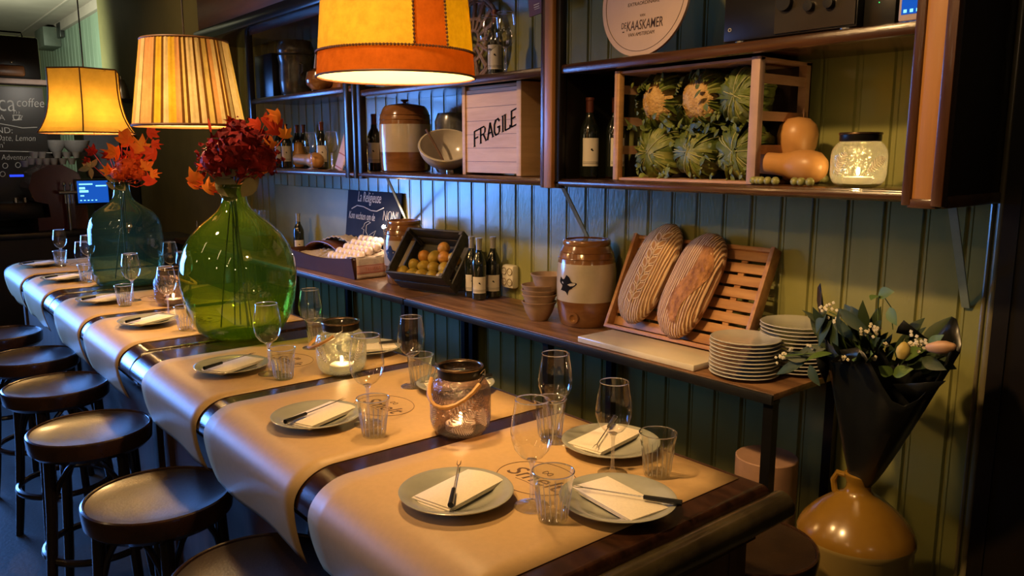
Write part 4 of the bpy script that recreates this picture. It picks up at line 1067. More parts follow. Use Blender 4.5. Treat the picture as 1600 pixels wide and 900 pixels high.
# ================================================================== CONSOLE THINGS
def crock(x, y, z, R, H, bands, label, lid=False, mark=None, spigot=None, name='stoneware_crock', body=None, blab=None):
    t = thing(name, label, 'crock', (x, y, z))
    body = body or [(0.0, 0.0), (0.80, 0.0), (0.86, 0.02), (0.93, 0.12), (0.985, 0.28), (1.0, 0.45), (1.0, 0.60), (0.97, 0.72), (0.90, 0.84), (0.82, 0.90), (0.78, 0.93), (0.80, 0.945), (0.80, 0.985), (0.77, 1.0), (0.70, 1.0), (0.70, 0.94), (0.0, 0.94)]
    import bisect
    zs = [0.0, bands[0], bands[1], 1.01]
    def r_at(f):
        prev = body[1]
        for q in body[1:]:
            if q[1] >= f: 
                d = q[1] - prev[1]
                return prev[0] if d < 1e-6 else prev[0] + (q[0] - prev[0]) * (f - prev[1]) / d
            prev = q
        return body[-1][0]
    cut = 14
    low = [p for p in body if p[1] < bands[0]]; mid = [p for p in body if bands[0] <= p[1] < bands[1]]; up = [p for p in body if p[1] >= bands[1]]
    low = low + [(r_at(bands[0]), bands[0])]; mid = [(r_at(bands[0]), bands[0])] + mid + [(r_at(bands[1]), bands[1])]
    # the inside of the mouth belongs to the upper band
    upo = [(r_at(bands[1]), bands[1])] + up
    sc = lambda P_: [(r * R, z_ * H) for r, z_ in P_]
    MB().lathe(sc(low), 56).build('lower_glaze', stone_br, t)
    MB().lathe(sc(mid), 56).build('cream_body', stone_cr, t)
    MB().lathe(sc(upo), 56).build('upper_glaze', stone_br, t)
    b = MB()
    for f in (0.86, 0.79): b.ring((0, 0, f * H), r_at(f) * R + 0.0005, 0.003, 56, 6)
    b.build('throwing_ridge', stone_br, t)
    if lid:
        b = MB(); b.lathe([(0.0, 1.045 * H), (0.20 * R, 1.04 * H), (0.62 * R, 1.015 * H), (0.70 * R, 0.995 * H), (0.70 * R, 0.97 * H), (0, 0.97 * H)], 40); ld = b.build('lid', stone_br, t)
        b = MB(); b.lathe([(0.0, 1.10 * H), (0.15 * R, 1.10 * H), (0.16 * R, 1.085 * H), (0.07 * R, 1.06 * H), (0.08 * R, 1.04 * H)], 20); b.build('knob', stone_br, ld)
    fa = math.atan2(-y, -x)
    if mark:
        a0, f0, poly, mm = mark
        b = MB(); vs = []
        cen = None
        def on(u, v):
            a = fa + a0 + u; return Vector(((r_at(f0 + v) * R + 0.0012) * math.cos(a), (r_at(f0 + v) * R + 0.0012) * math.sin(a), (f0 + v) * H))
        c = b.bm.verts.new(on(sum(p[0] for p in poly) / len(poly), sum(p[1] for p in poly) / len(poly)))
        vs = [b.bm.verts.new(on(*p)) for p in poly]
        for i in range(len(vs)): b._f([c, vs[i], vs[(i + 1) % len(vs)]])
        b.build('painted_mark', mm, t)
    if spigot:
        a = fa + spigot; rr = r_at(0.12) * R
        b = MB(); M_ = Matrix.Translation((rr * math.cos(a), rr * math.sin(a), 0.12 * H)) @ Matrix.Rotation(a, 4, 'Z') @ Matrix.Rotation(PI / 2, 4, 'Y')
        b.lathe([(0.026, -0.004), (0.024, 0.008), (0.014, 0.010), (0.010, 0.004), (0.0, 0.004)], 20, M=M_); b.build('spigot_boss', stone_br, t)
    return t
rnd = random.Random(2)
blob = [(0.30 * math.cos(a) * (1 + .22 * math.sin(5 * a)), 0.095 * math.sin(a) * (1 + .22 * math.cos(4 * a))) for a in [2 * PI * k / 36 for k in range(36)]]
# the left crock of the console and the big one by the loaves
q = on_z(634, 446, CONS); d = Vector((q.x, q.y, 0)).normalized()
crock(q.x + d.x * .095, q.y + d.y * .095 - 0.0, CONS + .001, 0.115, 0.345, (0.30, 0.70), 'small brown and cream stoneware crock beside the lemon crate', mark=(-0.75, 0.50, [(u * 0.9, v * 1.1) for u, v in blob], blue_ink))
q = on_z(915, 513, CONS); d = Vector((q.x, q.y, 0)).normalized()
lionbody = None
mk = [(0.30 * math.cos(a) * (1 + .30 * math.sin(3 * a + 1) + .12 * math.sin(7 * a)) - .1, 0.095 * math.sin(a) * (1 + .25 * math.cos(5 * a) + .1 * math.sin(9 * a))) for a in [2 * PI * k / 60 for k in range(60)]]
mk_old = [(-0.62, 0.02), (-0.45, 0.07), (-0.30, 0.045), (-0.12, 0.085), (0.05, 0.05), (0.18, 0.075), (0.36, 0.06), (0.42, -0.01), (0.40, -0.10), (0.30, -0.12), (0.15, -0.075), (0.02, -0.09), (-0.15, -0.05), (-0.30, -0.07), (-0.5, -0.045), (-0.62, -0.03)]
cr2 = crock(q.x + d.x * .095, q.y + d.y * .095, CONS + .001, 0.124, 0.355, (0.30, 0.735), 'large brown and cream stoneware crock left of the bread tray', lid=False, mark=(-0.62, 0.50, mk, black_ink), spigot=-0.45)
b = MB(); b.lathe([(0.0, 0.352), (0.05, 0.352), (0.085, 0.349), (0.09, 0.345)], 40); b.build('lid', stone_br, cr2)
# nest of clay bowls
q = on_z(847, 504, CONS); d = Vector((q.x, q.y, 0)).normalized(); bx_, by_ = q.x + d.x * .045 - .02, q.y + d.y * .045
BW = [(0.0, 0.0), (0.038, 0.0), (0.041, 0.004), (0.058, 0.034), (0.066, 0.058), (0.068, 0.066), (0.074, 0.074), (0.076, 0.080), (0.072, 0.081), (0.066, 0.072), (0.060, 0.060), (0.035, 0.010), (0, 0.009)]
for k, lab in enumerate(['raw clay bowl at the bottom of the nested pile', 'raw clay bowl second from the bottom of the nested pile', 'raw clay bowl third from the bottom of the pile', 'raw clay bowl near the top of the pile', 'topmost raw clay bowl of the nested pile']):
    o = MB().lathe(BW, 40).build('clay_bowl', bowl_m); o.location = (bx_ + (0.022 if k == 4 else 0.002 * math.sin(k * 2)), by_ + (0.0 if k < 4 else 0.03), CONS + 0.001 + 0.020 * k + (0.012 if k > 0 else 0) + (0.025 if k == 4 else 0)); o.rotation_euler = (0, 0.03 * math.sin(k * 3) if k else 0, k)
    tag(o, lab, 'bowl', 'nested clay bowls')
# marble slab
M_ = None
b = MB(); b.b2(-2.075, -1.535, 2.035, 2.225, CONS + .001, CONS + 0.023, bev=0.004); tag(b.build('marble_slab', marble), 'cream marble slab lying in front of the bread tray', 'slab')
# plate stacks
SP = [(0.0, 0.0), (0.055, 0.0), (0.062, 0.003), (0.090, 0.009), (0.108, 0.0105), (0.1105, 0.0125), (0.108, 0.0145), (0.090, 0.0125), (0.070, 0.0075), (0.0, 0.006)]
def stack(px, py, n, where, yy, R=1.0, z0=CONS + .001):
    q = on_y(px, py, yy)
    first = MB().lathe([(r * R, z) for r, z in SP], 56).build('stacked_plate', plate_w)
    ordn = ['topmost', 'second', 'third', 'fourth', 'fifth', 'sixth', 'seventh', 'eighth', 'ninth', 'tenth', 'eleventh', 'twelfth', 'thirteenth', 'fourteenth']
    for k in range(n):
        o = first if k == 0 else first.copy()
        if k: COL.objects.link(o)
        o.location = (q.x + 0.0012 * math.sin(k * 2.1), yy + 0.0012 * math.cos(k * 1.3), z0 + 0.0122 * k)
        w_ = ordn[n - 1 - k]
        tag(o, ('%s plate %s of the %s' % (w_, 'down' if w_ != 'topmost' else 'in view', where)) if k else 'bottom plate of the %s' % where, 'plate', 'plates of the ' + where)
stack(1163, 560, 10, 'front plate stack by the console end', 2.135)
stack(1243, 530, 13, 'rear plate stack beside the bouquet', 2.315, R=1.03)
# four-way socket
q = on_y(803, 431, W)
t = thing('wall_socket', 'cream four-way wall socket right of the three wine bottles', 'socket', (q.x, W - 0.001, q.z))
MB().box((0, -0.022, 0), (0.088, 0.044, 0.115), bev=0.014).build('housing', socket_m, t)
for sx in (-0.021, 0.021):
    for sz in (-0.026, 0.026):
        b = MB(); b.ring((sx, -0.045, sz), 0.017, 0.0022, 20, 6, axis='y'); b.ball((sx - .006, -.045, sz), .0025, 6); b.ball((sx + .006, -.045, sz), .0025, 6); b.build('outlet', mat('socket_shadow', (0.28, 0.22, 0.13), 0.5) if 'socket_shadow' not in MATS else MATS['socket_shadow'], t)

# bread tray leaning on the wall
tb = thing('bread_tray', 'slatted wooden tray leaning against the wall behind two loaves', 'tray', (0, 0, 0))
BL, BR_ = on_z(944, 512, CONS), on_z(1110, 553, CONS)
xL, xR = -2.130, -1.490
yb0 = 2.275
tilt = math.radians(25)
# local frame: X along wall, Yl up the tray, Zl out of the tray
O_ = Vector((xL, yb0, CONS + 0.004))
Yl = Vector((0, math.sin(tilt), math.cos(tilt))).normalized(); Zl = Vector((0, -Yl.z, Yl.y))
def TM(): 
    return Matrix(((1, 0, 0, O_.x), (0, Yl.y, Zl.y, O_.y), (0, Yl.z, Zl.z, O_.z), (0, 0, 0, 1)))
TMx = TM(); TWd, THt, TDp = xR - xL, 0.400, 0.050
tb.matrix_world = TMx
b = MB(); b.b2(0, TWd, 0.0, 0.016, 0, TDp, bev=0.003); b.build('bottom_rail', tray_wood, tb)
b = MB(); b.b2(0, TWd, THt - 0.016, THt, 0, TDp * .6, bev=0.003); b.build('top_rail', tray_wood, tb)
for x in (0, TWd - 0.016): MB().b2(x, x + 0.016, 0.012, THt, 0, TDp, bev=0.003).build('side_board', tray_wood, tb)
for k in range(8):
    y = 0.024 + k * 0.0465; MB().b2(0.016, TWd - 0.016, y, y + 0.036, 0.008, 0.015, bev=0.002).build('slat', tray_wood, tb)
for x in (0.10, 0.30, 0.50): MB().b2(x, x + 0.025, 0.016, THt - 0.016, 0.001, 0.008).build('back_batten', tray_wood, tb)
# two loaves
def loaf(cx, cy, ang, L, wd, th, m, label):
    t = thing('rye_loaf', label, 'bread', (0, 0, 0), group='loaves in the bread tray')
    t.matrix_world = TMx @ Matrix.Translation((cx, cy, 0.016)) @ Matrix.Rotation(ang, 4, 'Z')
    b = MB()
    def fn(d): return 1.0
    n, sgm = 34, 40; rings = []
    for i in range(n + 1):
        u = -1 + 2 * i / n; f = max(0.0, 1 - abs(u) ** 3.2) ** 0.55
        row = []
        for j in range(sgm):
            a = 2 * PI * j / sgm; x = wd / 2 * f * math.cos(a); z = th * (0.5 + 0.5 * math.sin(a)) * f
            z = z if math.sin(a) > 0 else th * 0.5 * f + th * 0.5 * f * math.sin(a)
            rp = 0.0016 * math.sin(30 * x / wd) if math.sin(a) > 0 else 0
            row.append(Vector((x, u * L / 2, z + rp + (1 - f) * th * 0.35)))
        rings.append(row)
    b.sheet(rings, close_u=True); b._f(b._v(rings[0])); b._f(b._v(rings[-1]))
    bmesh.ops.remove_doubles(b.bm, verts=b.bm.verts, dist=1e-5)
    b.build('crust', m, t, ang=70)
    return t, wd, th, L
def surf_z(x, y, wd, th, L):
    u = y / (L / 2); f = max(0.0, 1 - abs(u) ** 3.2) ** 0.55
    q = min(0.999, abs(x) / (wd / 2 * f + 1e-6)); return th * (0.5 + 0.5 * math.sqrt(1 - q * q)) * f + (1 - f) * th * .35
t1, wd, th, L = loaf(0.160, 0.240, math.radians(-10), 0.425, 0.190, 0.105, crust1, 'floured long loaf with a wheat ear cut in its crust, left in the tray')
b = MB(); b2_ = MB()
for k in range(8):
    for s_ in (-1, 1):
        y0 = -0.135 + k * 0.036 + (0.016 if s_ > 0 else 0); x0 = 0.018 + s_ * 0.003
        pts = []
        Lf = 0.044; an = math.radians(58)
        for q in range(9):
            v = q / 8; wv_ = 0.0105 * math.sin(PI * v)
            pts.append((x0 + s_ * Lf * v * math.cos(an), y0 + Lf * v * math.sin(an), wv_))
        left = [(x - wv * math.sin(an) * s_, y + wv * math.cos(an)) for x, y, wv in pts]; right = [(x + wv * math.sin(an) * s_, y - wv * math.cos(an)) for x, y, wv in pts]
        rows = [[Vector((x, y, surf_z(x, y, wd, th, L) + 0.0018)) for x, y in side] for side in (left, [(p[0], p[1]) for p in pts], right)]
        b.sheet(rows)
        for side in (left, right): b2_.tube([Vector((x, y, surf_z(x, y, wd, th, L) + 0.002)) for x, y in side], [0.0006] + [0.0022] * 7 + [0.0006], 5)
b.build('wheat_cut', score_l, t1); b2_.build('flour_edge', mat('flour_ridge', (0.90, 0.68, 0.42), 0.8), t1)
t2, wd2, th2, L2_ = loaf(0.368, 0.218, math.radians(-9), 0.420, 0.200, 0.110, crust2, 'darker loaf with one long burst split, right in the tray')
b = MB(); rows = []
for q in range(17):
    v = q / 16; y = 0.145 - 0.30 * v; xc = 0.030 + 0.022 * math.sin(v * 6) ; ww = 0.036 * math.sin(PI * (0.1 + 0.85 * v)) ** 0.6
    row = []
    for s_ in (-1, -.5, 0, .5, 1):
        x = xc + s_ * ww; row.append(Vector((x, y, surf_z(min(x, wd2 / 2 * .9), y, wd2, th2, L2_) + 0.0025 + 0.0016 * math.sin(q * 2.3 + s_ * 5))))
    rows.append(row)
b.sheet(rows); b.build('burst_split', score_m, t2)

# black crate of lemons, tipped towards the room
def slat_box(t, w_, d_, h_, th, m, name_side='side_board', gaps=2):
    """open box: width x, depth y, height z, open at the top"""
    MB().b2(-w_ / 2, w_ / 2, -d_ / 2, d_ / 2, 0, th).build('base_board', m, t)
    n = gaps; hh = (h_ - 0.012 * (n - 1)) / n
    for k in range(n):
        z = k * (hh + 0.012) + (0 if k else 0)
        for y in (-d_ / 2, d_ / 2 - th): MB().b2(-w_ / 2, w_ / 2, y, y + th, z + (th if k == 0 else 0), z + hh, bev=0.001).build(name_side, m, t)
    for x in (-w_ / 2, w_ / 2 - th):
        for z0_, z1_ in ((th, h_ * .40), (h_ * .62, h_)): MB().b2(x, x + th, -d_ / 2 + th, d_ / 2 - th, z0_, z1_, bev=0.001).build('end_board', m, t)
q = on_y(692, 405, 2.24)
tc_ = thing('fruit_crate', 'black wooden crate of lemons tipped towards the room', 'crate', (0, 0, 0))
cw, cd_, ch = 0.37, 0.28, 0.15
cM = Matrix.Translation((-3.345, 2.275, CONS + 0.120)) @ Matrix.Rotation(math.radians(16), 4, 'Z') @ Matrix.Rotation(math.radians(50), 4, 'X')
tc_.matrix_world = cM
slat_box(tc_, cw, cd_, ch, 0.010, crate_blk)
for sx in (-1, 1):
    for sy in (-1, 1): MB().b2(sx * (cw / 2 - 0.012) - .009, sx * (cw / 2 - 0.012) + .009, sy * (cd_ / 2 - 0.016) - .009, sy * (cd_ / 2 - 0.016) + .009, 0.0, ch + .004).build('corner_post', crate_blk, tc_)
tm_ = MB(); tm_.ball((0, 0, 0), 0.031, 18, (1, 1, 1.22), fn=lambda d: 1 + 0.10 * max(0, abs(d.z) - .85)); lem0 = tm_.build('lemon', lemon_m)
tm_ = MB(); tm_.ball((0, 0, 0), 0.034, 18, (1, 1, .96)); qui0 = tm_.build('orange', quince_m)
FR = [(-0.135, -0.095), (-0.072, -0.098), (-0.008, -0.096), (0.056, -0.098), (0.122, -0.094), (-0.105, -0.036), (-0.040, -0.034), (0.026, -0.036), (0.092, -0.034), (-0.07, 0.024), (-0.005, 0.026), (0.06, 0.028), (0.128, 0.026), (0.03, 0.082)]
first = {'l': True, 'q': True}
for i, (fx, fy) in enumerate(FR):
    kind = 'q' if i in (9, 11, 13) else 'l'
    src = qui0 if kind == 'q' else lem0
    o = src if first[kind] else src.copy()
    if not first[kind]: COL.objects.link(o)
    first[kind] = False
    o.location = cM @ Vector((fx, fy, 0.050 + (0.030 if i < 5 else 0.012))); o.rotation_euler = (i * 1.3, i * .7, i * 2.1)
    if kind == 'l': tag(o, 'yellow lemon, %s from the left in the %s row of the black crate' % (ORD[i if i < 5 else i - 5 if i < 9 else i - 9], 'lowest' if i < 5 else 'second' if i < 9 else 'third'), 'lemon', 'lemons in the black crate')
    else: tag(o, 'orange fruit %s in the black crate of lemons' % {9: 'at the left of the third row', 11: 'third along the third row', 13: 'topmost'}[i], 'orange', 'oranges in the black crate')

# brown tray of eggs with cloth
te = thing('egg_tray', 'dark brown tray lined with linen holding white eggs', 'tray', (-4.37, 2.24, CONS + .001), rz=math.radians(2))
cwx, cdy, chz = 0.84, 0.29, 0.110
b = MB(); b.b2(-cwx / 2, cwx / 2, -cdy / 2, cdy / 2, 0, 0.012); b.build('base_board', brown_tray, te)
b = MB(); rows = []
for i in range(13):
    u = i / 12; x = -cwx / 2 + cwx * u; hh = chz - 0.030 * math.sin(PI * u)
    rows.append([Vector((x, -cdy / 2 - 0.02, hh + 0.012)), Vector((x, -cdy / 2, 0.0)), Vector((x, -cdy / 2 + .012, 0.0)), Vector((x, -cdy / 2 - 0.006, hh + 0.012))])
b.sheet(rows, close_u=True); b._f(b._v(rows[0])); b._f(b._v(rows[-1])); b.build('front_board', brown_tray, te)
b = MB(); b.b2(-cwx / 2, cwx / 2, cdy / 2 - .012, cdy / 2, 0, chz + 0.02, bev=0.003); b.build('back_board', brown_tray, te)
for x in (-cwx / 2, cwx / 2 - .012): MB().b2(x, x + .012, -cdy / 2, cdy / 2 - .012, 0, chz, bev=0.003).build('end_board', brown_tray, te)
# curved bark-like inner hump
b = MB(); rows = []
for i in range(17):
    a = PI * i / 16
    rows.append([Vector((-0.20 - 0.24 * math.cos(a), y, 0.06 + 0.095 * math.sin(a))) for y in (-0.02, 0.02, 0.10)])
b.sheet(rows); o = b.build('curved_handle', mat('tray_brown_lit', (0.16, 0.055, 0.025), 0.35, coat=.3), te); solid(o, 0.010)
def crumple(x0, x1, y0, y1, zf, m, name, parent, nx=22, ny=12, amp=0.008, seed=1, th=0.003):
    r_ = random.Random(seed); ph = [r_.uniform(0, 6) for _ in range(6)]
    b = MB(); rows = []
    for i in range(nx + 1):
        row = []
        for j in range(ny + 1):
            u, v = i / nx, j / ny; x, y = x0 + (x1 - x0) * u, y0 + (y1 - y0) * v
            row.append(Vector((x, y, zf(u, v) + amp * (math.sin(17 * x / .2 + ph[0]) * math.cos(13 * y / .2 + ph[1]) + .6 * math.sin(31 * (x + y) / .3 + ph[2])))))
        rows.append(row)
    b.sheet(rows); o = b.build(name, m, parent); solid(o, th); return o
lin = thing('linen_cloth', 'crumpled linen cloth lining the left half of the egg tray', 'cloth', (-4.37, 2.24, CONS + .001))
crumple(-0.40, 0.06, -0.13, 0.13, lambda u, v: 0.075 + 0.03 * math.sin(PI * u) * v, cloth_w, 'cloth_fold', lin, amp=0.010, seed=3)
crumple(-0.36, 0.10, 0.05, 0.165, lambda u, v: 0.14 + 0.045 * math.sin(PI * u), cloth_w, 'cloth_fold', lin, amp=0.008, seed=5)
crumple(0.04, 0.405, -0.12, 0.13, lambda u, v: 0.055 + 0.085 * v, cloth_w, 'cloth_fold', lin, amp=0.003, seed=6)
# striped end of the kitchen towel hanging over the tray's front corner
tw = thing('kitchen_towel', 'linen kitchen towel with red stripe hanging over the egg tray corner', 'towel', (-4.37, 2.24, CONS + .001), rz=math.radians(2))
XE = cwx / 2 + 0.004
def hang(z0, z1, m, name, off=0.0):
    b = MB(); rows = []
    for i in range(9):
        y = -0.135 + 0.19 * i / 8
        rows.append([Vector((XE + 0.010 * (1 - z / .12) + off + 0.003 * math.sin(i * 1.4 + z * 20), y - .004 * (1 - z / .12), z)) for z in [z0 + (z1 - z0) * k / 8 for k in range(9)]])
    b.sheet(rows); o = b.build(name, m, tw); solid(o, 0.002); return o
hang(0.004, 0.122, cloth_w, 'hanging_cloth')
hang(0.034, 0.076, mat('red_woven_band', (0.60, 0.33, 0.28), 0.85), 'woven_band', off=0.0018)
hang(0.031, 0.034, cloth_r, 'red_stripe', off=0.003); hang(0.075, 0.078, cloth_r, 'red_stripe', off=0.003)
text_obj('woven_text', 'TESSERA', 0.028, cloth_r, tw, (XE + .0145, -0.035, 0.055), EAST, thin=-0.0002)
b = MB(); rows = [[Vector((XE - x, -.135 + .19 * i / 8, 0.123 - 0.05 * x + 0.003 * math.sin(x * 30 + i))) for x in (0.0, 0.03, .06, .09, .12)] for i in range(9)]
b.sheet(rows); o = b.build('cloth_top', cloth_w, tw); solid(o, .002)
eg = MB(); eg.ball((0, 0, 0), 0.0245, 16, (1, 1, 1.12)); egg0 = eg.build('egg', egg_m); fe = True
cnt = 0
ROWN = ['front', 'second', 'middle', 'fourth', 'rearmost']
for r_ in range(5):
    for c_ in range(6 if r_ < 4 else 5):
        x = -4.37 + 0.085 + c_ * 0.054 + r_ * 0.006; y = 2.24 - 0.095 + r_ * 0.048; z = CONS + 0.080 + r_ * 0.022
        if x > -4.37 + .40: continue
        o = egg0 if fe else egg0.copy()
        if not fe: COL.objects.link(o)
        fe = False; cnt += 1
        o.location = (x + random.uniform(-.003, .003), y, z + 0.022); o.rotation_euler = (random.uniform(-.3, .3), random.uniform(-.3, .3), 0)
        tag(o, 'white egg, %s from the left in the %s row of the brown tray' % (ORD[c_], ROWN[r_]), 'egg', 'eggs in the brown tray')

# blue chalkboard behind the egg tray
q0, q1, q2 = on_y(541, 297, 2.40), on_y(625, 297, 2.40), on_y(616, 390, 2.36)
bw_, bh_ = q1.x - q0.x, (q0.z - CONS) + 0.02
t = thing('chalkboard', 'dark blue chalkboard with white writing and a chicken, behind the eggs', 'chalkboard', (0, 0, 0))
lean = math.radians(6)
t.matrix_world = Matrix.Translation((q0.x - 0.02, 2.375, CONS + 0.001)) @ Matrix.Rotation(-lean, 4, 'X')
BH = (q0.z - CONS) / math.cos(lean) - .0
MB().b2(0, bw_, 0, 0.010, 0, BH, bev=0.001).build('board', chalk_bl, t)
def ctext(s, px, py, size, sx=1.0, shear=0.15, thin=-0.0004):
    P_ = on_y(px, py, 2.385); text_obj('chalk_writing', s, size, chalk, t, (P_.x - q0.x + 0.02, -0.0012, (P_.z - CONS)), FRONT, shear=shear, thin=thin, sx=sx)
ctext('La Religieuse', 569, 309, 0.092, 0.60, shear=0.2); ctext('Kom vechten om de', 560, 338, 0.066, 0.60); ctext('NON!', 604, 339, 0.092, 0.72, thin=-0.0025)
Mc = lambda px, py: (lambda P_: Vector((P_.x - q0.x + 0.02, -0.002, P_.z - CONS)))(on_y(px, py, 2.385))
b = MB(); b.tube([Mc(544, 326), Mc(552, 321), Mc(562, 323), Mc(574, 329), Mc(583, 330), Mc(593, 325)], 0.003, 5); b.build('chalk_underline', chalk, t)
hen = [(575, 348), (571, 346), (566, 349), (565, 354), (562, 357), (566, 359), (565, 368), (563, 376), (567, 382), (573, 383), (578, 378), (581, 370), (584, 361), (578, 365), (573, 369), (569, 362), (569, 352), (575, 348)]
b = MB(); b.tube([Mc(*p) for p in hen], 0.0017, 5); b.build('chalk_chicken', chalk, t)
# small light shining behind the crock
q = on_y(604, 354, 2.375)
t = thing('fairy_light', 'small bright bulb glowing in front of the blue chalkboard', 'lamp', (q.x, q.y - 0.02, q.z))
MB().ball((0, 0, 0), 0.011, 12).build('bulb', glow('fairy_glow', (1.0, 0.82, 0.6), 45), t)
MB().tube([(0, 0, -.012), (0.003, 0, -0.06), (0.0, 0.01, -(q.z - CONS) + 0.002)], 0.0025, 6).build('stalk', cord_m, t)
l = lamp('fairy_light_lamp', 'POINT', (0.05, 0.0, 0.01), 2.2, (1.0, 0.66, 0.42), 0.01); l.parent = t
# stacked drinking glasses at the far end of the console
q = on_y(405, 368, 2.26)
gg = 0
gt = MB(); gt.lathe([(0.0, 0.0), (0.026, 0.0), (0.030, 0.09)], 16); g0 = gt.build('bar_glass', tumb_g)
for r_ in range(2):
    for c_ in range(5):
        for l_ in range(2):
            o = g0 if gg == 0 else g0.copy()
            if gg: COL.objects.link(o)
            gg += 1
            o.location = (-5.93 + c_ * 0.066, 2.24 + r_ * .07, CONS + 0.1065 + l_ * 0.0915)
            tag(o, 'clear bar glass, %s from the left in the %s %s row on the console riser' % (ORD[c_], 'lower' if l_ == 0 else 'upper', 'front' if r_ == 0 else 'back'), 'glass', 'bar glasses stacked on the far console')
b = MB(); b.b2(-5.99, -5.60, 2.18, 2.36, CONS + .001, CONS + 0.105, bev=0.005); tag(b.build('wooden_riser', brown_tray), 'low brown riser under the stacked bar glasses', 'riser')
tag(MB().b2(-6.95, -6.32, 2.03, W - .125, CONS - .04, CONS).build('side_counter', cab_wood), 'dark counter top beyond the console under the bar glasses', 'counter')
tag(MB().b2(-6.92, -6.34, 2.06, W - .13, 0, CONS - .0405).build('side_cupboard', black_wood), 'black cupboard under the far counter top', 'cupboard')

# ================================================================== THINGS IN THE WALL SHELVES
# wine box
xa, xb = on_y(722, 200, 2.12).x, on_y(814, 200, 2.12).x
t = thing('wine_box', 'pale pine wine box stencilled FRAGILE standing in the middle shelf', 'box', (xa, 2.12, S0))
bw2, bh2, bd2 = xb - xa, 0.385, 0.20
MB().b2(0.024, bw2 - 0.03, 0.006, bd2, 0.010, bh2 - 0.02).build('front_boards', pine, t)
for k in range(1, 7): pass
b = MB()
for k in range(1, 7): b.b2(0.024, bw2 - .03, 0.0048, 0.0065, k * bh2 / 6.6 - .0006, k * bh2 / 6.6 + .0006)
b.build('board_joint', trim_br, t)
MB().b2(0, 0.024, 0, bd2, 0, bh2, bev=0.002).build('end_batten', pine, t)
MB().b2(bw2 - 0.030, bw2, 0, bd2, 0, bh2, bev=0.002).build('end_batten', pine, t)
MB().b2(0.024, bw2 - .03, 0.012, bd2, bh2 - 0.018, bh2 - 0.004, bev=0.001).build('top_board', pine_y, t)
# stencil letters
LET = {'F': [((0, 0), (0, 1)), ((0, 1), (.62, 1)), ((0, .52), (.42, .52))], 'R': [((0, 0), (0, 1)), ((0, 1), (.38, 1)), ((.38, 1), (.52, .86)), ((.52, .86), (.50, .62)), ((.50, .62), (.36, .52)), ((.36, .52), (0, .52)), ((.30, .52), (.64, 0))],
       'A': [((0, 0), (.30, 1)), ((.30, 1), (.62, 0)), ((.11, .36), (.50, .36))], 'G': [((.58, .82), (.42, 1)), ((.42, 1), (.18, .97)), ((.18, .97), (.02, .72)), ((.02, .72), (.02, .28)), ((.02, .28), (.18, .02)), ((.18, .02), (.44, .02)), ((.44, .02), (.58, .14)), ((.58, .14), (.58, .46)), ((.36, .46), (.66, .46))],
       'I': [((.12, 0), (.12, 1))], 'L': [((0, 0), (0, 1)), ((0, 0), (.52, 0)), ((.52, 0), (.54, .16))], 'E': [((0, 0), (0, 1)), ((0, 1), (.56, 1)), ((0, .52), (.40, .52)), ((0, 0), (.56, 0))]}
ADV = {'F': .74, 'R': .80, 'A': .76, 'G': .84, 'I': .38, 'L': .68, 'E': .7}
PS, PE = on_y(740, 229, 2.12), on_y(808, 193, 2.12)
cx_ = 0.0; b = MB(); hgt_ = 0.066; ang_ = math.atan2(PE.z - PS.z, PE.x - PS.x)
ox, oz = PS.x - xa, PS.z - S0
tot = (PE.x - PS.x) / math.cos(ang_) / hgt_; ksx = tot / sum(ADV.values()) / 1.0
for ch_ in 'FRAGILE':
    for (x0_, y0_), (x1_, y1_) in LET[ch_]:
        def P2(u, v):
            X_ = (cx_ + u * ksx) * hgt_; return Vector((ox + X_ * math.cos(ang_), 0.0048, oz + X_ * math.sin(ang_) + v * hgt_ * 0.98))
        p, q_ = P2(x0_, y0_), P2(x1_, y1_); dd = (q_ - p)
        nn_ = Vector((-dd.z, 0, dd.x)).normalized() * (0.0052 if abs(y1_ - y0_) > abs(x1_ - x0_) else 0.0032); ee = dd.normalized() * 0.0015
        v = b._v([p - nn_ - ee, q_ - nn_ + ee, q_ + nn_ + ee, p + nn_ - ee]); b._f(v, False)
    # serifs
    for u_, v_ in {'F': ((0, 0),), 'R': ((0, 0), (.64, 0)), 'A': ((0, 0), (.62, 0)), 'G': (), 'I': ((.12, 0), (.12, 1)), 'L': ((0, 1),), 'E': ()}[ch_]:
        p = Vector((ox + (cx_ + u_ * ksx) * hgt_ * math.cos(ang_), 0.0048, oz + (cx_ + u_ * ksx) * hgt_ * math.sin(ang_) + v_ * hgt_ * .98)); e_ = Vector((math.cos(ang_), 0, math.sin(ang_))) * 0.0085
        b._f(b._v([p - e_ + Vector((0, -.0001, -.0015)), p + e_ + Vector((0, -.0001, -.0015)), p + e_ + Vector((0, -.0001, .0015)), p - e_ + Vector((0, -.0001, .0015))]), False)
    cx_ += ADV[ch_] * ksx
b.build('stencil_lettering', black_ink, t, norm=False)
# big lidded crock behind the bowl
q = on_y(632, 262, 2.225)
crock(q.x, 2.235, S0, 0.135, 0.335, (0.30, 0.72), 'big lidded brown and cream crock in the middle shelf', lid=True, name='lidded_crock',
      body=[(0.0, 0.0), (0.90, 0.0), (0.95, 0.02), (0.97, 0.12), (0.98, 0.28), (1.0, 0.45), (1.0, 0.60), (0.99, 0.72), (0.95, 0.86), (0.88, 0.93), (0.84, 0.965), (0.80, 0.985), (0.77, 1.0), (0.70, 1.0), (0.70, 0.94), (0.0, 0.94)])
q = on_y(703, 200, 2.30)
tag(MB().lathe([(0, 0), (.09, 0), (.10, .02), (.10, .25), (.085, .29), (0, .295)], 32).build('dark_crock', stone_dk, loc=(q.x, 2.33, S0)), 'dark pot half hidden between the big crock and the wine box', 'pot')
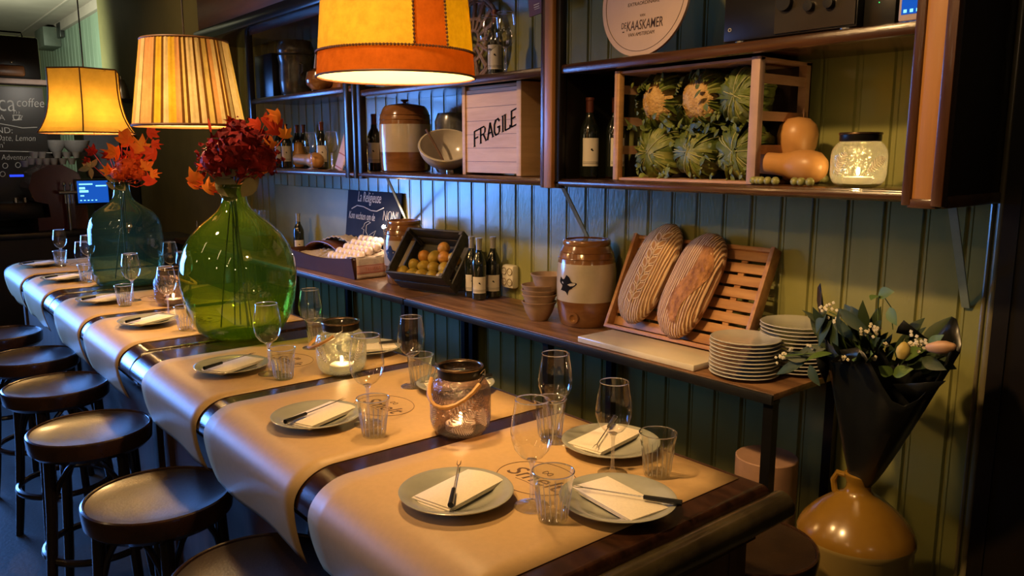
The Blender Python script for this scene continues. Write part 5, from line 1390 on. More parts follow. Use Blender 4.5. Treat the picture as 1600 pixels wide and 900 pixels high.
# tilted mixing bowl with a wooden spoon
q = on_y(692, 268, 2.155)
t = thing('mixing_bowl', 'big cream mixing bowl tipped forward beside the wine box', 'bowl', (0, 0, 0))
Mb = Matrix.Translation((q.x, 2.175, S0 + 0.112)) @ Matrix.Rotation(math.radians(36), 4, Vector((2.175, -q.x, 0)).normalized())
t.matrix_world = Mb
R = 0.128
prof = [(R * math.sin(a), -R * 0.82 * math.cos(a) + 0.02) for a in [k * PI / 2 / 12 * 1.0 for k in range(13)]]
prof_in = [(r - 0.006 if r > .006 else 0, z + 0.006) for r, z in reversed(prof)]
b = MB(); b.lathe(prof + [(R + 0.004, 0.024), (R + 0.002, 0.028), (R - 0.006, 0.028)] + prof_in[0:], 48); b.build('bowl_body', mix_bowl, t)
t2_ = thing('wooden_spoon', 'wooden spoon lying in the tipped mixing bowl', 'spoon', (0, 0, 0)); t2_.matrix_world = Mb
b = MB(); b.tube([(-0.135, -0.02, 0.045), (-0.02, -0.025, -0.02), (0.03, -0.03, -0.052)], [0.006, 0.0055, 0.006], 8); b.build('handle', mat('spoon_wood', (0.16, 0.08, 0.045), .6), t2_)
b = MB(); b.ball((0.045, -0.03, -0.058), 0.022, 12, (1.3, .9, .35)); b.build('spoon_head', MATS['spoon_wood'], t2_)
q = on_y(700, 266, 2.09)
tag(MB().lathe([(0, 0), (.016, 0), (.017, .003), (.017, .017), (.015, .019), (0, .018)], 20).build('small_lid', steel, loc=(q.x, 2.10, S0)), 'small round metal lid at the shelf edge under the mixing bowl', 'lid')
q = on_y(722, 266, 2.09)
# cauliflower crate standing on its long side
xa, xb = on_y(962, 200, 2.10).x, on_y(1186, 200, 2.10).x
t = thing('vegetable_crate', 'slatted pale crate on its side full of cauliflowers', 'crate', (xa, 2.095, S0))
cw = xb - xa; chh = 0.376; cdp = 0.28
MB().b2(0.0, cw, 0, cdp, 0, 0.008).build('side_board', crate_w, t)
MB().b2(0.0, cw, 0.0, cdp, chh - 0.010, chh - 0.002).build('side_board', crate_w, t)
MB().b2(0.0, 0.024, -0.006, 0.02, 0, chh, bev=0.002).build('corner_post', pine_y, t)
MB().b2(0.004, 0.013, -0.007, 0.0, chh * .3, chh).build('post_splint', pine_y, t)
MB().b2(cw - 0.030, cw, -0.006, 0.022, 0, chh, bev=0.002).build('corner_post', mat('crate_post_pink', (0.52, 0.34, 0.28), .6), t)
MB().b2(0.0, 0.024, cdp - 0.02, cdp, 0, chh).build('corner_post', crate_w, t); MB().b2(cw - 0.026, cw, cdp - 0.03, cdp, 0, chh).build('corner_post', crate_w, t)
for z in (0.09, 0.19, 0.30):
    MB().b2(cw - 0.008, cw - 0.002, 0.02, cdp, z, z + 0.028).build('end_slat', crate_w, t); MB().b2(0.002, 0.008, 0.02, cdp, z, z + 0.03).build('end_slat', crate_w, t)
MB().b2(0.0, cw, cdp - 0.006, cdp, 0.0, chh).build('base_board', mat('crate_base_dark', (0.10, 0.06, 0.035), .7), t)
text_obj('post_print', 'PRODUCE OF FRANCE', 0.020, mat('crate_print', (0.30, 0.15, 0.12), .7), t, (cw - 0.014, -0.0066, chh * .52), (PI / 2, -PI / 2, 0), ext=0.0002) if False else None
def cauli(M_, kind, label, seed, R=0.072):
    rn = random.Random(seed)
    t = thing('cauliflower', label, 'cauliflower', (0, 0, 0), group='cauliflowers in the crate'); t.matrix_world = M_
    b = MB(); 
    def lump(d): return 1 + 0.05 * math.sin(9 * d.x + seed) * math.sin(9 * d.y) * math.sin(8 * d.z + 1) + 0.035 * math.sin(21 * d.x) * math.sin(23 * d.y + seed) + 0.02 * math.sin(37 * d.z) * math.cos(33 * d.x)
    b.ball((0, 0, 0), R * (1.16 if kind else .86), 40, (1, .85, 1), fn=lump); b.build('head', curd if kind else cab_leaf2, t)
    n = 9 if kind else 13
    for k in range(n):
        a = 2 * PI * k / n + rn.uniform(-.25, .25)
        e = Vector((math.cos(a), 0, math.sin(a)))      # around the -y axis, which faces the room
        b = MB(); rows = []
        L = R * rn.uniform(1.7, 2.4); wd_ = R * rn.uniform(0.9, 1.4); cover = (0.25 if kind else 0.95) * rn.uniform(.55, 1.1)
        s_ = e.cross(Vector((0, -1, 0)))
        for i in range(9):
            f = i / 8
            th_ = -0.9 + (1.55 + cover) * f       # angle from behind the head to its front
            rr = R * (1.06 + 0.20 * math.sin(PI * f) + (0.30 * f if kind else 0.10 * f) + 0.03 * (k % 3))
            c = e * rr * math.cos(th_) + Vector((0, -1, 0)) * rr * math.sin(th_)
            ww = wd_ * (0.22 + 0.78 * math.sin(PI * min(.93, f * .9 + .08)))
            row = []
            for j in range(7):
                v = -1 + 2 * j / 6
                row.append(c + s_ * v * ww * .5 + e * (0.008 * math.sin(9 * v + k + 5 * f) + 0.10 * R * v * v) * (f + .2))
            rows.append(row)
        b.sheet(rows); o = b.build('leaf', cab_leaf if (k + seed) % 3 else cab_leaf2, t, ang=60)
        m_ = MB(); m_.tube([r[3] + Vector((0, -0.0016, 0)) for r in rows], [0.0035 - .0003 * i for i in range(9)], 5); m_.build('leaf_rib', leaf_pl if 'rib' not in MATS else MATS['rib'], o)
    return t
mat('rib', (0.46, 0.46, 0.20), .5)
zz_ = [0.272, 0.098]
k = 0
names = [['cauliflower with a pale head showing, upper left in the crate', 'cauliflower with the widest pale head, upper middle in the crate', 'cauliflower wrapped in pale ribbed leaves, upper right in the crate'],
         ['cauliflower closed in yellow green leaves, lower left in the crate', 'cauliflower with star shaped ribs, lower middle in the crate', 'cauliflower with a big curled leaf, lower right in the crate']]
for r_ in range(2):
    for c_ in range(3):
        kind = 1 if (r_ == 0 and c_ < 2) else 0
        M_ = Matrix.Translation((xa + 0.115 + c_ * 0.160 * cw / 0.54, 2.215 + 0.01 * (k % 2), S0 + zz_[r_])) @ Matrix.Rotation(0.5 * k, 4, 'Y')
        cauli(M_, kind, names[r_][c_], k + 1, 0.064 + .004 * (k % 2)); k += 1
# small leaf scraps at the crate mouth
b = MB(); rn = random.Random(8)
for k in range(95):
    x = xa + rn.uniform(0.03, cw - .03); z = S0 + rn.choice([rn.uniform(.01, .06), rn.uniform(.17, .22), rn.uniform(.02, .34)]); y = 2.13 + rn.uniform(0, .03)
    d_ = Vector((rn.uniform(-1, 1), rn.uniform(-.5, .1), rn.uniform(-1, 1)))
    oval_leaf(b, (x, y, z), d_, (0, -1, 0), rn.uniform(.015, .04), rn.uniform(.008, .02), .3, 4)
    if k % 3 == 0: b.ball((x, y - .005, z), rn.uniform(.003, .007), 8)
o = tag(b.build('leaf_scraps', cab_leaf), 'small leaf scraps and buds filling the gaps of the vegetable crate', 'leaves'); o['kind'] = 'stuff'
# butternut squashes
def squash(name_loc, rot, L, R, label, group='butternut squashes', slim=False):
    t = thing('butternut_squash', label, 'squash', name_loc, rot=rot, group=group)
    pr = [(0, 0), (R * .55, .006), (R * .88, .025), (R, .055), (R * .93, .09), (R * .74, .12), (R * .66, .15), (R * .66, L - .03), (R * .60, L - .012), (R * .35, L - .002), (0, L)]
    MB().lathe(pr, 36).build('skin', squash_m, t)
    MB().tube([(0, 0, L - .004), (0.002, 0, L + .012)], [.010, .008], 8).build('stem', stem_m, t)
    return t
q = on_y(1240, 272, 2.27); squash((q.x, 2.28, S0 + 0.205), (PI, 0, 0), 0.205, 0.062, 'upright butternut squash right of the cauliflower crate')
bx2 = squash((0, 0, 0), (0, 0, 0), 0.24, 0.050, 'butternut squash lying in front of the upright one, stem end left')
q = on_y(1298, 252, 2.16); bx2.location = (q.x - 0.02, 2.175, S0 + 0.050); bx2.rotation_euler = (0, math.radians(-86), math.radians(4))
q = on_y(467, 240, 2.30); s3 = squash((q.x, 2.30, S0), (0, 0, 0), 0.17, 0.045, 'upright butternut squash in the left shelf unit behind the lying one')
q = on_y(497, 248, 2.18); s4 = squash((0, 0, 0), (0, 0, 0), 0.31, 0.050, 'butternut squash lying in the left shelf unit'); s4.location = (q.x, 2.19, S0 + 0.050); s4.rotation_euler = (0, math.radians(-88), math.radians(2))
# greengages along the shelf edge
gm_ = MB(); gm_.ball((0, 0, 0), 0.0125, 12); g0 = gm_.build('greengage', water_grn); ff_ = True
for gi_, (px, py) in enumerate([(1178, 272), (1185, 268), (1190, 273), (1200, 274), (1212, 273), (1242, 276), (1252, 275), (1266, 276), (1262, 228), (1275, 222), (1290, 226), (1270, 232), (1284, 233)]):
    hi = py < 250
    p_ = on_y(px, py, 2.20 if hi else 2.085)
    if hi: p_ = on_y(px, 262, 2.36)
    o = g0 if ff_ else g0.copy()
    if not ff_: COL.objects.link(o)
    ff_ = False
    o.location = (p_.x, p_.y, S0 + 0.0125)
    tag(o, 'small green fruit, %s %s' % (ORD[gi_ if gi_ < 8 else gi_ - 8], 'from the left along the shelf edge by the squashes' if gi_ < 8 else 'of those behind the lying squash'), 'fruit', 'small green fruits by the squashes')
q = on_y(1342, 270, 2.17)
lantern('lantern_jar', q.x, 2.165, S0, jar_green, 'bright candle lantern jar at the right end of the wall shelf', R=0.074, H=0.128, frond=[(math.atan2(-2.165, -q.x) + .3, .04, .6, .07), (math.atan2(-2.165, -q.x) - .8, .03, 1.2, .07)], handle=False, power=3.2)
q = on_y(568, 255, 2.24)
lantern('lantern_jar', q.x, 2.24, S0, jar_green, 'lit lantern jar half hidden at the left end of the middle shelf unit', R=0.062, H=0.125, handle=False, power=3.5)
# small blossom twig in front of it
t = thing('blossom_twig', 'small white blossom twig beside the bottle in the middle shelf', 'twig', (0, 0, 0))
q = on_y(574, 262, 2.12); b = MB(); b.tube([(q.x, 2.12, S0 + .02), (q.x + .01, 2.12, S0 + .1), (q.x - .01, 2.12, S0 + .2)], .002, 5); b.build('stem', stem_m, t)
b = MB()
rn = random.Random(3)
for k in range(14): b.ball((q.x + rn.uniform(-.025, .025), 2.12 + rn.uniform(-.02, .02), S0 + rn.uniform(.08, .22)), rn.uniform(.006, .010), 8)
b.build('blossom', petal_wh, t)
# towel draped over a lit lantern in the left unit
q = on_y(545, 255, 2.20)
lantern('lantern_jar', q.x, 2.23, S0, jar_smoke, 'glowing lantern partly behind the leaning card in the left shelf unit', R=0.055, H=0.11, handle=False, power=3.0)
t = thing('leaning_card', 'pinkish printed card leaning in front of the lantern in the left shelf unit', 'card', (0, 0, 0))
q = on_y(529, 258, 2.14); q2 = on_y(539, 187, 2.20)
t.matrix_world = Matrix.Translation((q.x, 2.135, S0 + .002)) @ Matrix.Rotation(math.radians(-12), 4, 'X') @ Matrix.Rotation(math.radians(14), 4, 'Y')
MB().b2(-0.045, 0.045, 0, 0.006, 0, 0.27, bev=.001).build('card_face', mat('pink_card', (0.78, 0.52, 0.44), .7), t)
b = MB()
for z in (0.012, 0.09, 0.20): b.b2(-0.042, 0.042, -0.0012, -0.0002, z, z + .006)
b.build('printed_line', cloth_r, t)
# wine glasses in the left unit
for k, (px, yy, lab) in enumerate([(487, 2.13, 'left empty wine glass in the left shelf unit, by the lying squash'), (519, 2.13, 'empty wine glass in front of the lone bottle in the left shelf unit')]):
    q = on_y(px, 255, yy); dup(wg0, (q.x, yy, S0), 0, lab, 'wine glasses in the wall shelves', scale=1.0)
for px, lab in ((765, 'large wine glass on the upper shelf beside the lamp'), (790, 'large wine glass engraved with an M on the upper shelf')):
    q = on_y(px, 110, 2.12); o = dup(wg0, (q.x, 2.12, 1.9262), 0, lab, 'wine glasses in the wall shelves', scale=1.12)
q = on_y(793, 66, 2.07); text_obj('engraved_letter', 'M', 0.02, label_m, None, (q.x, 2.069, q.z), FRONT)
bpy.data.objects['engraved_letter'].parent = o; bpy.data.objects['engraved_letter'].matrix_parent_inverse = (Matrix.Translation(o.location) @ Matrix.Scale(1.12, 4)).inverted()
# wicker wheel
q = on_y(742, 18, 2.33)
t = thing('wicker_wheel', 'round dark wicker wheel ornament standing on the upper shelf', 'ornament', (q.x - 0.08, 2.375, 1.927 + 0.212), rot=(math.radians(-6), 0, 0))
b = MB(); b.ring((0, 0, 0), 0.200, 0.010, 56, 8, axis='y'); b.ring((0, 0, 0), 0.182, 0.006, 56, 6, axis='y'); b.build('outer_hoop', wicker, t)
b = MB(); b.ring((0, 0, 0), 0.105, 0.009, 40, 8, axis='y'); b.ring((0, 0, 0), 0.05, 0.008, 30, 8, axis='y'); b.build('inner_hoop', wicker, t)
for k in range(16):
    a = 2 * PI * k / 16; u = Vector((math.cos(a), 0, math.sin(a)))
    b = MB(); b.tube([u * 0.05, u * 0.19], [0.008, 0.013], 6); b.build('spoke', wicker, t)
# plum card at the top, round cheese sign, amplifier, pad
q = on_y(826, 12, 2.30)
t = thing('plum_card', 'dark plum coloured card hanging at the top of the middle shelf unit', 'card', (q.x, 2.34, q.z + .05), rot=(0, math.radians(-6), 0))
MB().b2(-0.05, 0.07, 0, 0.006, -0.075, 0.12).build('card_face', plum, t)
b = MB(); b.b2(-.015, .02, -.0015, -.0003, -.035, -.031); b.b2(-.015, .02, -.0015, -.0003, -.045, -.041); b.b2(-.012, .022, -.0015, -.0003, -.053, -.0505); b.build('printed_line', label_m, t)
ql, qr = on_y(922, -20, 2.14), on_y(1100, -20, 2.14)
Rs = 0.192; qb = on_y(1008, 82, 2.14)
t = thing('cheese_sign', 'large round pinkish sign lettered DE KAASKAMER on the upper shelf', 'sign', (qb.x + 0.004, 2.13, 1.9275 + Rs), rot=(math.radians(-5), math.radians(0), 0))
Ms = Matrix.Rotation(PI / 2, 4, 'X')
b = MB(); b.lathe([(0, -0.004), (Rs - .002, -0.004), (Rs, -0.002), (Rs, 0.008), (0, 0.008)], 72, M=Ms); b.build('disc', sign_m, t)
b = MB(); b.ring((0, -0.0085, 0), Rs - 0.018, 0.0009, 72, 5, axis='y'); b.build('printed_ring', sign_in, t)
for s_, zz, sz, sx, th_ in [('EXTRAORDINAIRE', -0.015, 0.017, 1.0, 0), ('FROMAGERIE', 0.006, 0.017, 1.0, 0), ('VAN', -0.056, 0.013, 0.9, 0), ('KAASKAMER', -0.088, 0.046, 0.62, 0.0002), ('VAN AMSTERDAM', -0.117, 0.017, 0.85, 0)]:
    text_obj('sign_lettering', s_, sz, sign_in, t, (0.012 if s_ == 'KAASKAMER' else 0.0, -0.0083, zz), FRONT, sx=sx, thin=th_)
text_obj('sign_lettering', 'DE', 0.030, sign_in, t, (-0.082, -0.0083, -0.083), FRONT, sx=.62); text_obj('sign_lettering', '-', 0.04, sign_in, t, (-0.082, -0.0083, -0.100), FRONT, sx=.9)
text_obj('sign_lettering', 'RESTAURANT', 0.022, sign_in, t, (0, -0.0083, 0.05), FRONT)
bpy.data.objects.remove(bpy.data.objects['sign_lettering.%03d' % max(int(o.name.split('.')[-1]) for o in bpy.data.objects if o.name.startswith('sign_lettering.'))])
xa, xb = on_y(1137, 50, 2.16).x, on_y(1345, 30, 2.16).x
t = thing('amplifier', 'black hi-fi amplifier with knobs on the upper shelf', 'amplifier', (xa, 2.13, 1.927))
wA = xb - xa
b = MB(); b.b2(0, wA, 0.01, 0.25, 0.016, 0.15, bev=.003); b.build('case', amp_m, t)
MB().b2(wA * .42, wA - .004, 0.004, 0.0105, 0.022, 0.145).build('front_plate', amp_face, t)
for fx in (0.05, wA - 0.04):
    b = MB(); b.lathe([(0, 0), (.017, 0), (.019, .004), (.019, .016), (0, .016)], 20, c=(fx, .03, 0)); b.build('foot', steel, t)
for fx, fz, r_ in ((wA * .50, .105, .024), (wA * .68, .085, .015), (wA * .82, .085, .015), (wA * .6, .13, .012), (wA * .9, .12, .010)):
    Mk = Matrix.Translation((fx, .004, fz)) @ Matrix.Rotation(PI / 2, 4, 'X'); b = MB(); b.lathe([(r_, 0), (r_ * .95, .016), (0, .017)], 24, M=Mk); b.build('knob', black_pl, t)
b = MB(); b.ring((0.022, .009, .052), .005, .001, 16, 5, axis='y'); b.build('power_ring', label_m, t)
b = MB(); b.ball((wA * .9, .003, .145), .002, 6); b.build('indicator', glow('red_led', (1, .05, .02), 6), t)
xc = on_y(1375, 30, 2.18)
t = thing('black_speaker', 'small black box beside the amplifier with a green light', 'speaker', (xc.x, 2.17, 1.9265))
MB().b2(-0.045, 0.045, 0, 0.12, 0, 0.16, bev=.004).build('case', amp_m, t)
b = MB(); b.ball((0.0, -0.001, .075), .0015, 6); b.build('indicator', glow('green_led', (.05, 1, .2), 2), t)
xc = on_y(1419, 20, 2.12)
t = thing('music_player', 'pale player with a blue screen at the right end of the upper shelf', 'player', (xc.x, 2.13, 1.9265), rot=(0, 0, 0))
MB().b2(-0.036, 0.040, -0.02, 0.05, 0, 0.008, bev=.003).build('stand', pink_pl, t)
sc_ = MB().b2(-0.030, 0.040, 0.0, 0.010, 0.012, 0.12, bev=.004).build('housing', pink_pl, t); 
o = MB().b2(-0.022, 0.036, -0.0015, -0.0003, 0.028, 0.11).build('screen', screen_m, t)
b = MB(); [b.b2(x, x + .008, -.0022, -.0017, .032, .040) for x in (-.016, .0, .016)]; b.build('screen_icons', screen_c, t)
# grey pot and orange box on the left unit's upper shelf
q = on_y(458, 148, 2.20)
t = thing('stoneware_pot', 'dark grey mottled stoneware pot on the upper left shelf', 'pot', (q.x, 2.23, 1.9565))
MB().lathe([(0, 0), (.085, 0), (.10, .02), (.108, .10), (.105, .20), (.112, .235), (.115, .25), (.105, .262), (.112, .275), (.112, .30), (.102, .335), (.095, .345), (0, .345)], 48).build('body', stone_dk, t)
b = MB()
for s_ in (-1, 1): b.tube([(0.10 * s_, -.02, .20), (0.135 * s_, -.02, .19), (0.135 * s_, -.02, .15), (0.105 * s_, -.02, .13)], .008, 8)
b.build('lug_handle', stone_dk, t)
q = on_y(520, 140, 2.12)
t = thing('orange_box', 'flat orange brown box with pale edges on the upper left shelf', 'box', (on_y(484, 120, 2.12).x + .18, 2.13, 1.9565), rot=(math.radians(-8), 0, 0))
MB().b2(-.17, .17, 0, .03, 0, .235, bev=.002).build('cover', box_or, t)
b = MB(); b.b2(-.176, -.168, -.004, .034, 0, .245); b.b2(-.176, .17, -.004, .034, .235, .245); b.build('pale_edge', label_m, t)
q = on_y(560, 128, 2.12); 
tag(MB().lathe([(0, 0), (.045, .0), (.075, .03), (.08, .06), (.07, .10), (.03, .12), (0, .122)], 32).build('clay_pot', stone_br, loc=(on_y(503, 140, 2.10).x, 2.09, 1.9565)), 'round brown clay pot in front of the orange box, above the lamp edge', 'pot')
tag(MB().b2(on_y(399, 120, 2.12).x, on_y(432, 120, 2.12).x - .06, 2.12, 2.38, 1.9565, 2.235, bev=.004).build('black_box', amp_m), 'black box at the left end of the upper left shelf', 'box')
MB_ = None

# ================================================================== NEAR RIGHT: JUG, BOUQUET, BIN
q = on_y(1339, 800, 2.12)
t = thing('stoneware_jug', 'tall ochre stoneware jug standing on the floor under the bouquet', 'jug', (q.x, 2.12, 0))
JX = q.x
MB().lathe([(0, 0), (.150, 0), (.156, .01), (.156, .505), (.160, .512), (.160, .524)], 64).build('body', stone_jug2, t)
MB().lathe([(.160, .524), (.157, .534), (.148, .552), (.120, .585), (.085, .615), (.055, .635), (.040, .645), (.034, .66), (.034, .675), (.040, .688), (.042, .70), (.034, .703), (.030, .69), (.030, .65)], 64).build('shoulder', stone_jug, t)
b = MB(); b.tube([(-.030, -.01, .688), (-.058, -.014, .690), (-.070, -.014, .665), (-.064, -.014, .635), (-.052, -.012, .625)], .009, 8); b.build('handle', stone_jug, t)
# bouquet in black paper, standing in the jug's neck
tip = Vector((JX + .002, 2.12, 0.66))
t = thing('bouquet', 'bouquet of white flowers and green leaves wrapped in black paper, in the jug', 'bouquet', (0, 0, 0))
axis = (on_y(1385, 530, 2.06) - tip).normalized()
ax_u = axis.cross(Vector((0, 1, 0))).normalized(); ax_v = axis.cross(ax_u)
b = MB(); rows = []; rn = random.Random(12); nA = 40
for i in range(13):
    f = i / 12; row = []
    for j in range(nA):
        a = 2 * PI * j / nA
        Rr = 0.022 + 0.165 * f ** 0.85 * (1 + 0.10 * math.sin(3 * a + 1) * f + 0.05 * math.sin(7 * a + 2 * f) * f)
        Ll = (0.46 + 0.07 * math.sin(2 * a + 0.8) + 0.05 * math.sin(5 * a)) * f
        row.append(tip + axis * Ll + ax_u * Rr * math.cos(a) + ax_v * Rr * .62 * math.sin(a))
    rows.append(row)
b.sheet(rows, close_u=True); o = b.build('paper_wrap', wrap_m, t, ang=25); solid(o, .0012)
for (p0, p1, p2) in [((1290, 600), (1272, 545), (1300, 560)), ((1400, 520), (1412, 500), (1450, 530)), ((1395, 600), (1478, 595), (1430, 640))]:
    A0, A1, A2 = on_y(*p0, 1.99), on_y(*p1, 1.97), on_y(*p2, 2.02)
    b = MB(); b.sheet([[A0, A0.lerp(A1, .5) + Vector((0, -.01, 0)), A1], [A0.lerp(A2, .5), (A0 + A1 + A2) / 3, A1.lerp(A2, .5)], [A2, A2, A2]]); bmesh.ops.remove_doubles(b.bm, verts=b.bm.verts, dist=1e-5); o = b.build('paper_flap', wrap_m, t); solid(o, .001)
cen = on_y(1370, 545, 2.07)
for k in range(70):
    a = rn.uniform(0, 2 * PI); r_ = 0.145 * math.sqrt(rn.random())
    p_ = cen + Vector((r_ * math.cos(a) * 1.0, r_ * math.sin(a) * .75, rn.uniform(-.05, .05)))
    d_ = Vector(((p_ - cen).x * 5, (p_ - cen).y * 5 - .3, rn.uniform(.0, 1)))
    b = MB(); oval_leaf(b, p_, d_, Vector((-.4, -.9, .5)), rn.uniform(.05, .11), rn.uniform(.02, .045), .25, 6); b.build('leaf', leaf_md if rn.random() < .25 else leaf_dk, t)
for (px, py, qx, qy, m_) in [(1300, 500, 1275, 535, leaf_dk), (1300, 495, 1330, 530, leaf_dk), (1310, 482, 1352, 520, leaf_dk), (1292, 485, 1272, 515, leaf_dk), (1305, 500, 1300, 560, leaf_dk), (1260, 565, 1212, 580, leaf_dk), (1265, 560, 1225, 555, leaf_dk), (1265, 570, 1275, 600, leaf_dk), (1290, 545, 1245, 550, leaf_dk),
                             (1372, 462, 1361, 466, leaf_md), (1372, 461, 1390, 455, leaf_md), (1390, 480, 1396, 505, leaf_md), (1395, 585, 1375, 575, leaf_md), (1395, 585, 1418, 576, leaf_md), (1450, 545, 1466, 525, leaf_md), (1440, 560, 1470, 575, leaf_dk)]:
    P_, Q_ = on_y(px, py, 1.98), on_y(qx, qy, 1.96)
    b = MB(); oval_leaf(b, P_, Q_ - P_, Vector((-.4, -.9, .3)), (Q_ - P_).length * 1.1, .032, .2, 7); b.build('leaf', m_, t)
for (c0, n_, sp, m_) in [((1292, 482), 12, 12, petal_wh), ((1306, 498), 7, 8, petal_wh), ((1222, 557), 14, 11, petal_wh), ((1238, 547), 6, 6, petal_wh), ((1265, 541), 5, 5, petal_wh), ((1318, 560), 9, 7, petal_wh), ((1366, 516), 16, 14, petal_wh), ((1430, 533), 24, 18, petal_wh), ((1350, 520), 6, 7, petal_wh), ((1385, 538), 4, 5, petal_wh), ((1370, 560), 4, 8, petal_wh), ((1345, 563), 3, 4, petal_wh)]:
    b = MB()
    for k in range(n_):
        P_ = on_y(c0[0] + rn.gauss(0, sp * .5), c0[1] + rn.gauss(0, sp * .35), 1.955 + rn.uniform(0, .03)); 
        for q_ in range(4):
            a = q_ * PI / 2 + k; b.ball(P_ + Vector((.0022 * math.cos(a), -.001, .0022 * math.sin(a))), .0028, 6, (1, .5, 1))
    b.build('flower_cluster', m_, t)
def bud(px, py, L, R_, m_, ang_):
    P_ = on_y(px, py, 1.95); b = MB()
    Mq = Matrix.Translation(P_) @ Matrix.Rotation(ang_, 4, 'Y')
    def rr(a, z): return 1 + .10 * math.cos(3 * a)
    b.lathe([(0, -L / 2), (R_ * .6, -L * .4), (R_, -L * .1), (R_ * .95, L * .15), (R_ * .5, L * .4), (0, L / 2)], 18, M=Mq, rad=rr); b.build('bud', m_, t)
bud(1411, 548, .048, .016, petal_yl, .1); bud(1470, 542, .075, .016, mat('peach_bud', (.62, .36, .20), .5), 1.35)
b = MB(); b.tube([on_y(1372, 505, 1.99), on_y(1372, 480, 1.99), on_y(1373, 462, 1.99)], .0016, 5); b.tube([on_y(1395, 515, 1.99), on_y(1392, 480, 1.99), on_y(1380, 462, 1.99), on_y(1388, 453, 1.99)], .0014, 5)
b.tube([on_y(1340, 545, 2.0), on_y(1322, 500, 1.98), on_y(1295, 487, 1.97)], .002, 5); b.tube([on_y(1340, 565, 2.0), on_y(1275, 552, 1.97), on_y(1225, 556, 1.96)], .002, 5); b.build('stem', leaf_md, t)
# bin below the console
q = on_y(1198, 712, 2.235)
t = thing('cylinder_bin', 'pinkish buff cylinder bin standing under the console end', 'bin', (q.x, 2.235, 0))
b = MB(); b.lathe([(0, 0), (.095, 0), (.100, .004), (.100, q.z - .003), (.097, q.z), (.090, q.z - .001), (0.0, q.z - .004)], 48); b.build('body', bin_m, t)

# ================================================================== BAR AT THE FAR END
XB = -8.5
def bx(px, py, X=XB): return on_x(px, py, X)
ZBAR = bx(60, 364, -7.6).z
# back board with chalk writing
p0, p1 = bx(0, 134), bx(82, 300)
t = thing('bar_chalkboard', 'large black chalkboard menu with chalk writing behind the bar', 'chalkboard', (0, 0, 0))
MB().b2(XB - .03, XB, p0.y - .9, p1.y, p1.z - .25, p0.z + .0).build('board', chalk_bk, t)
def bt(s, px, py, size, **k):
    P_ = bx(px, py); text_obj('chalk_writing', s, size, chalk, t, (XB + .002, P_.y, P_.z), EAST, **k)
bt('ca', 10, 162, 0.22, sx=.75, thin=-.002); bt('coffee', 47, 161, 0.115, sx=.8, shear=.15, thin=-.001); bt('A', 3, 184, .07, thin=-.001)
bt('ND:', 7, 204, .075, thin=-.0005); bt('Date, Lemon', 25, 216, .078, sx=.75, shear=.2, thin=-.001); bt("n'", 3, 227, .07, thin=-.001); bt('Adventure!', 27, 246, .068, sx=.8, shear=.1, thin=-.001)
Mb_ = lambda px, py: bx(px, py) + Vector((.004, 0, 0))
b = MB(); b.tube([Mb_(-2, 193), Mb_(15, 196), Mb_(35, 200), Mb_(58, 199)], .004, 5); b.tube([Mb_(-2, 236), Mb_(40, 237), Mb_(82, 239)], .004, 5)
for cx_, cy_ in ((8, 259), (28, 258), (4, 272)):
    b.tube([Mb_(cx_ + 4 * math.cos(a), cy_ + 4 * math.sin(a)) for a in [2 * PI * k / 14 for k in range(14)]], .003, 4, close=True)
b.build('chalk_line', chalk, t)
b = MB(); b.tube([Mb_(20, 180), Mb_(21, 186), Mb_(25, 188), Mb_(29, 186), Mb_(31, 180)], .005, 5); b.tube([Mb_(19, 180), Mb_(32, 180)], .004, 5); b.tube([Mb_(19, 188), Mb_(34, 187)], .005, 5); b.tube([Mb_(31, 181), Mb_(35, 181), Mb_(33, 185), Mb_(30, 185)], .004, 5)
for x in (21, 25, 29): b.tube([Mb_(x, 178), Mb_(x + 1, 176), Mb_(x, 174)], .003, 5)
b.build('chalk_cup', chalk, t)
# bar shelf with black trunk and loaf-like bowl
p0, p1 = bx(0, 122, -8.35), bx(80, 134, -8.35)
tag(MB().b2(-8.55, -8.30, p0.y - 1.0, p1.y, p1.z, p0.z, bev=.004).build('bar_shelf', shelf_pk), 'pinkish shelf board above the bar chalkboard', 'shelf')
ztop_ = p0.z
p0, p1 = bx(0, 60, -8.4), bx(58, 60, -8.4)
t = thing('storage_case', 'black rounded storage case with a metal catch on the bar shelf', 'trunk', (0, 0, 0))
b = MB(); b.b2(-8.52, -8.36, p0.y - .6, p1.y, ztop_ + .001, p1.z, bev=.02); b.build('body', amp_m, t)
b = MB(); q = bx(18, 97, -8.36); b.ball((q.x + .005, q.y, q.z), .012, 8, (.5, 1, 1)); b.build('catch', steel, t)
q0, q1 = bx(0, 48, -8.42), bx(36, 60, -8.42)
b = MB(); b.tube([(-8.44, q1.y - .45, q1.z), (-8.44, q1.y - .42, q0.z), (-8.44, q1.y - .01, q0.z), (-8.44, q1.y, q1.z)], .008, 6); b.build('carry_handle', black_mt, t)
q0, q1 = bx(0, 101, -8.3), bx(41, 121, -8.3)
tag(MB().box((-8.32, q1.y - .42, (q1.z + q0.z) / 2 + .004), (.06, .84, q0.z - q1.z), bev=.05).build('wooden_bowl', mat('bowl_wood', (.30, .13, .05), .35)), 'long brown wooden bowl on the bar shelf in front of the black case', 'bowl')
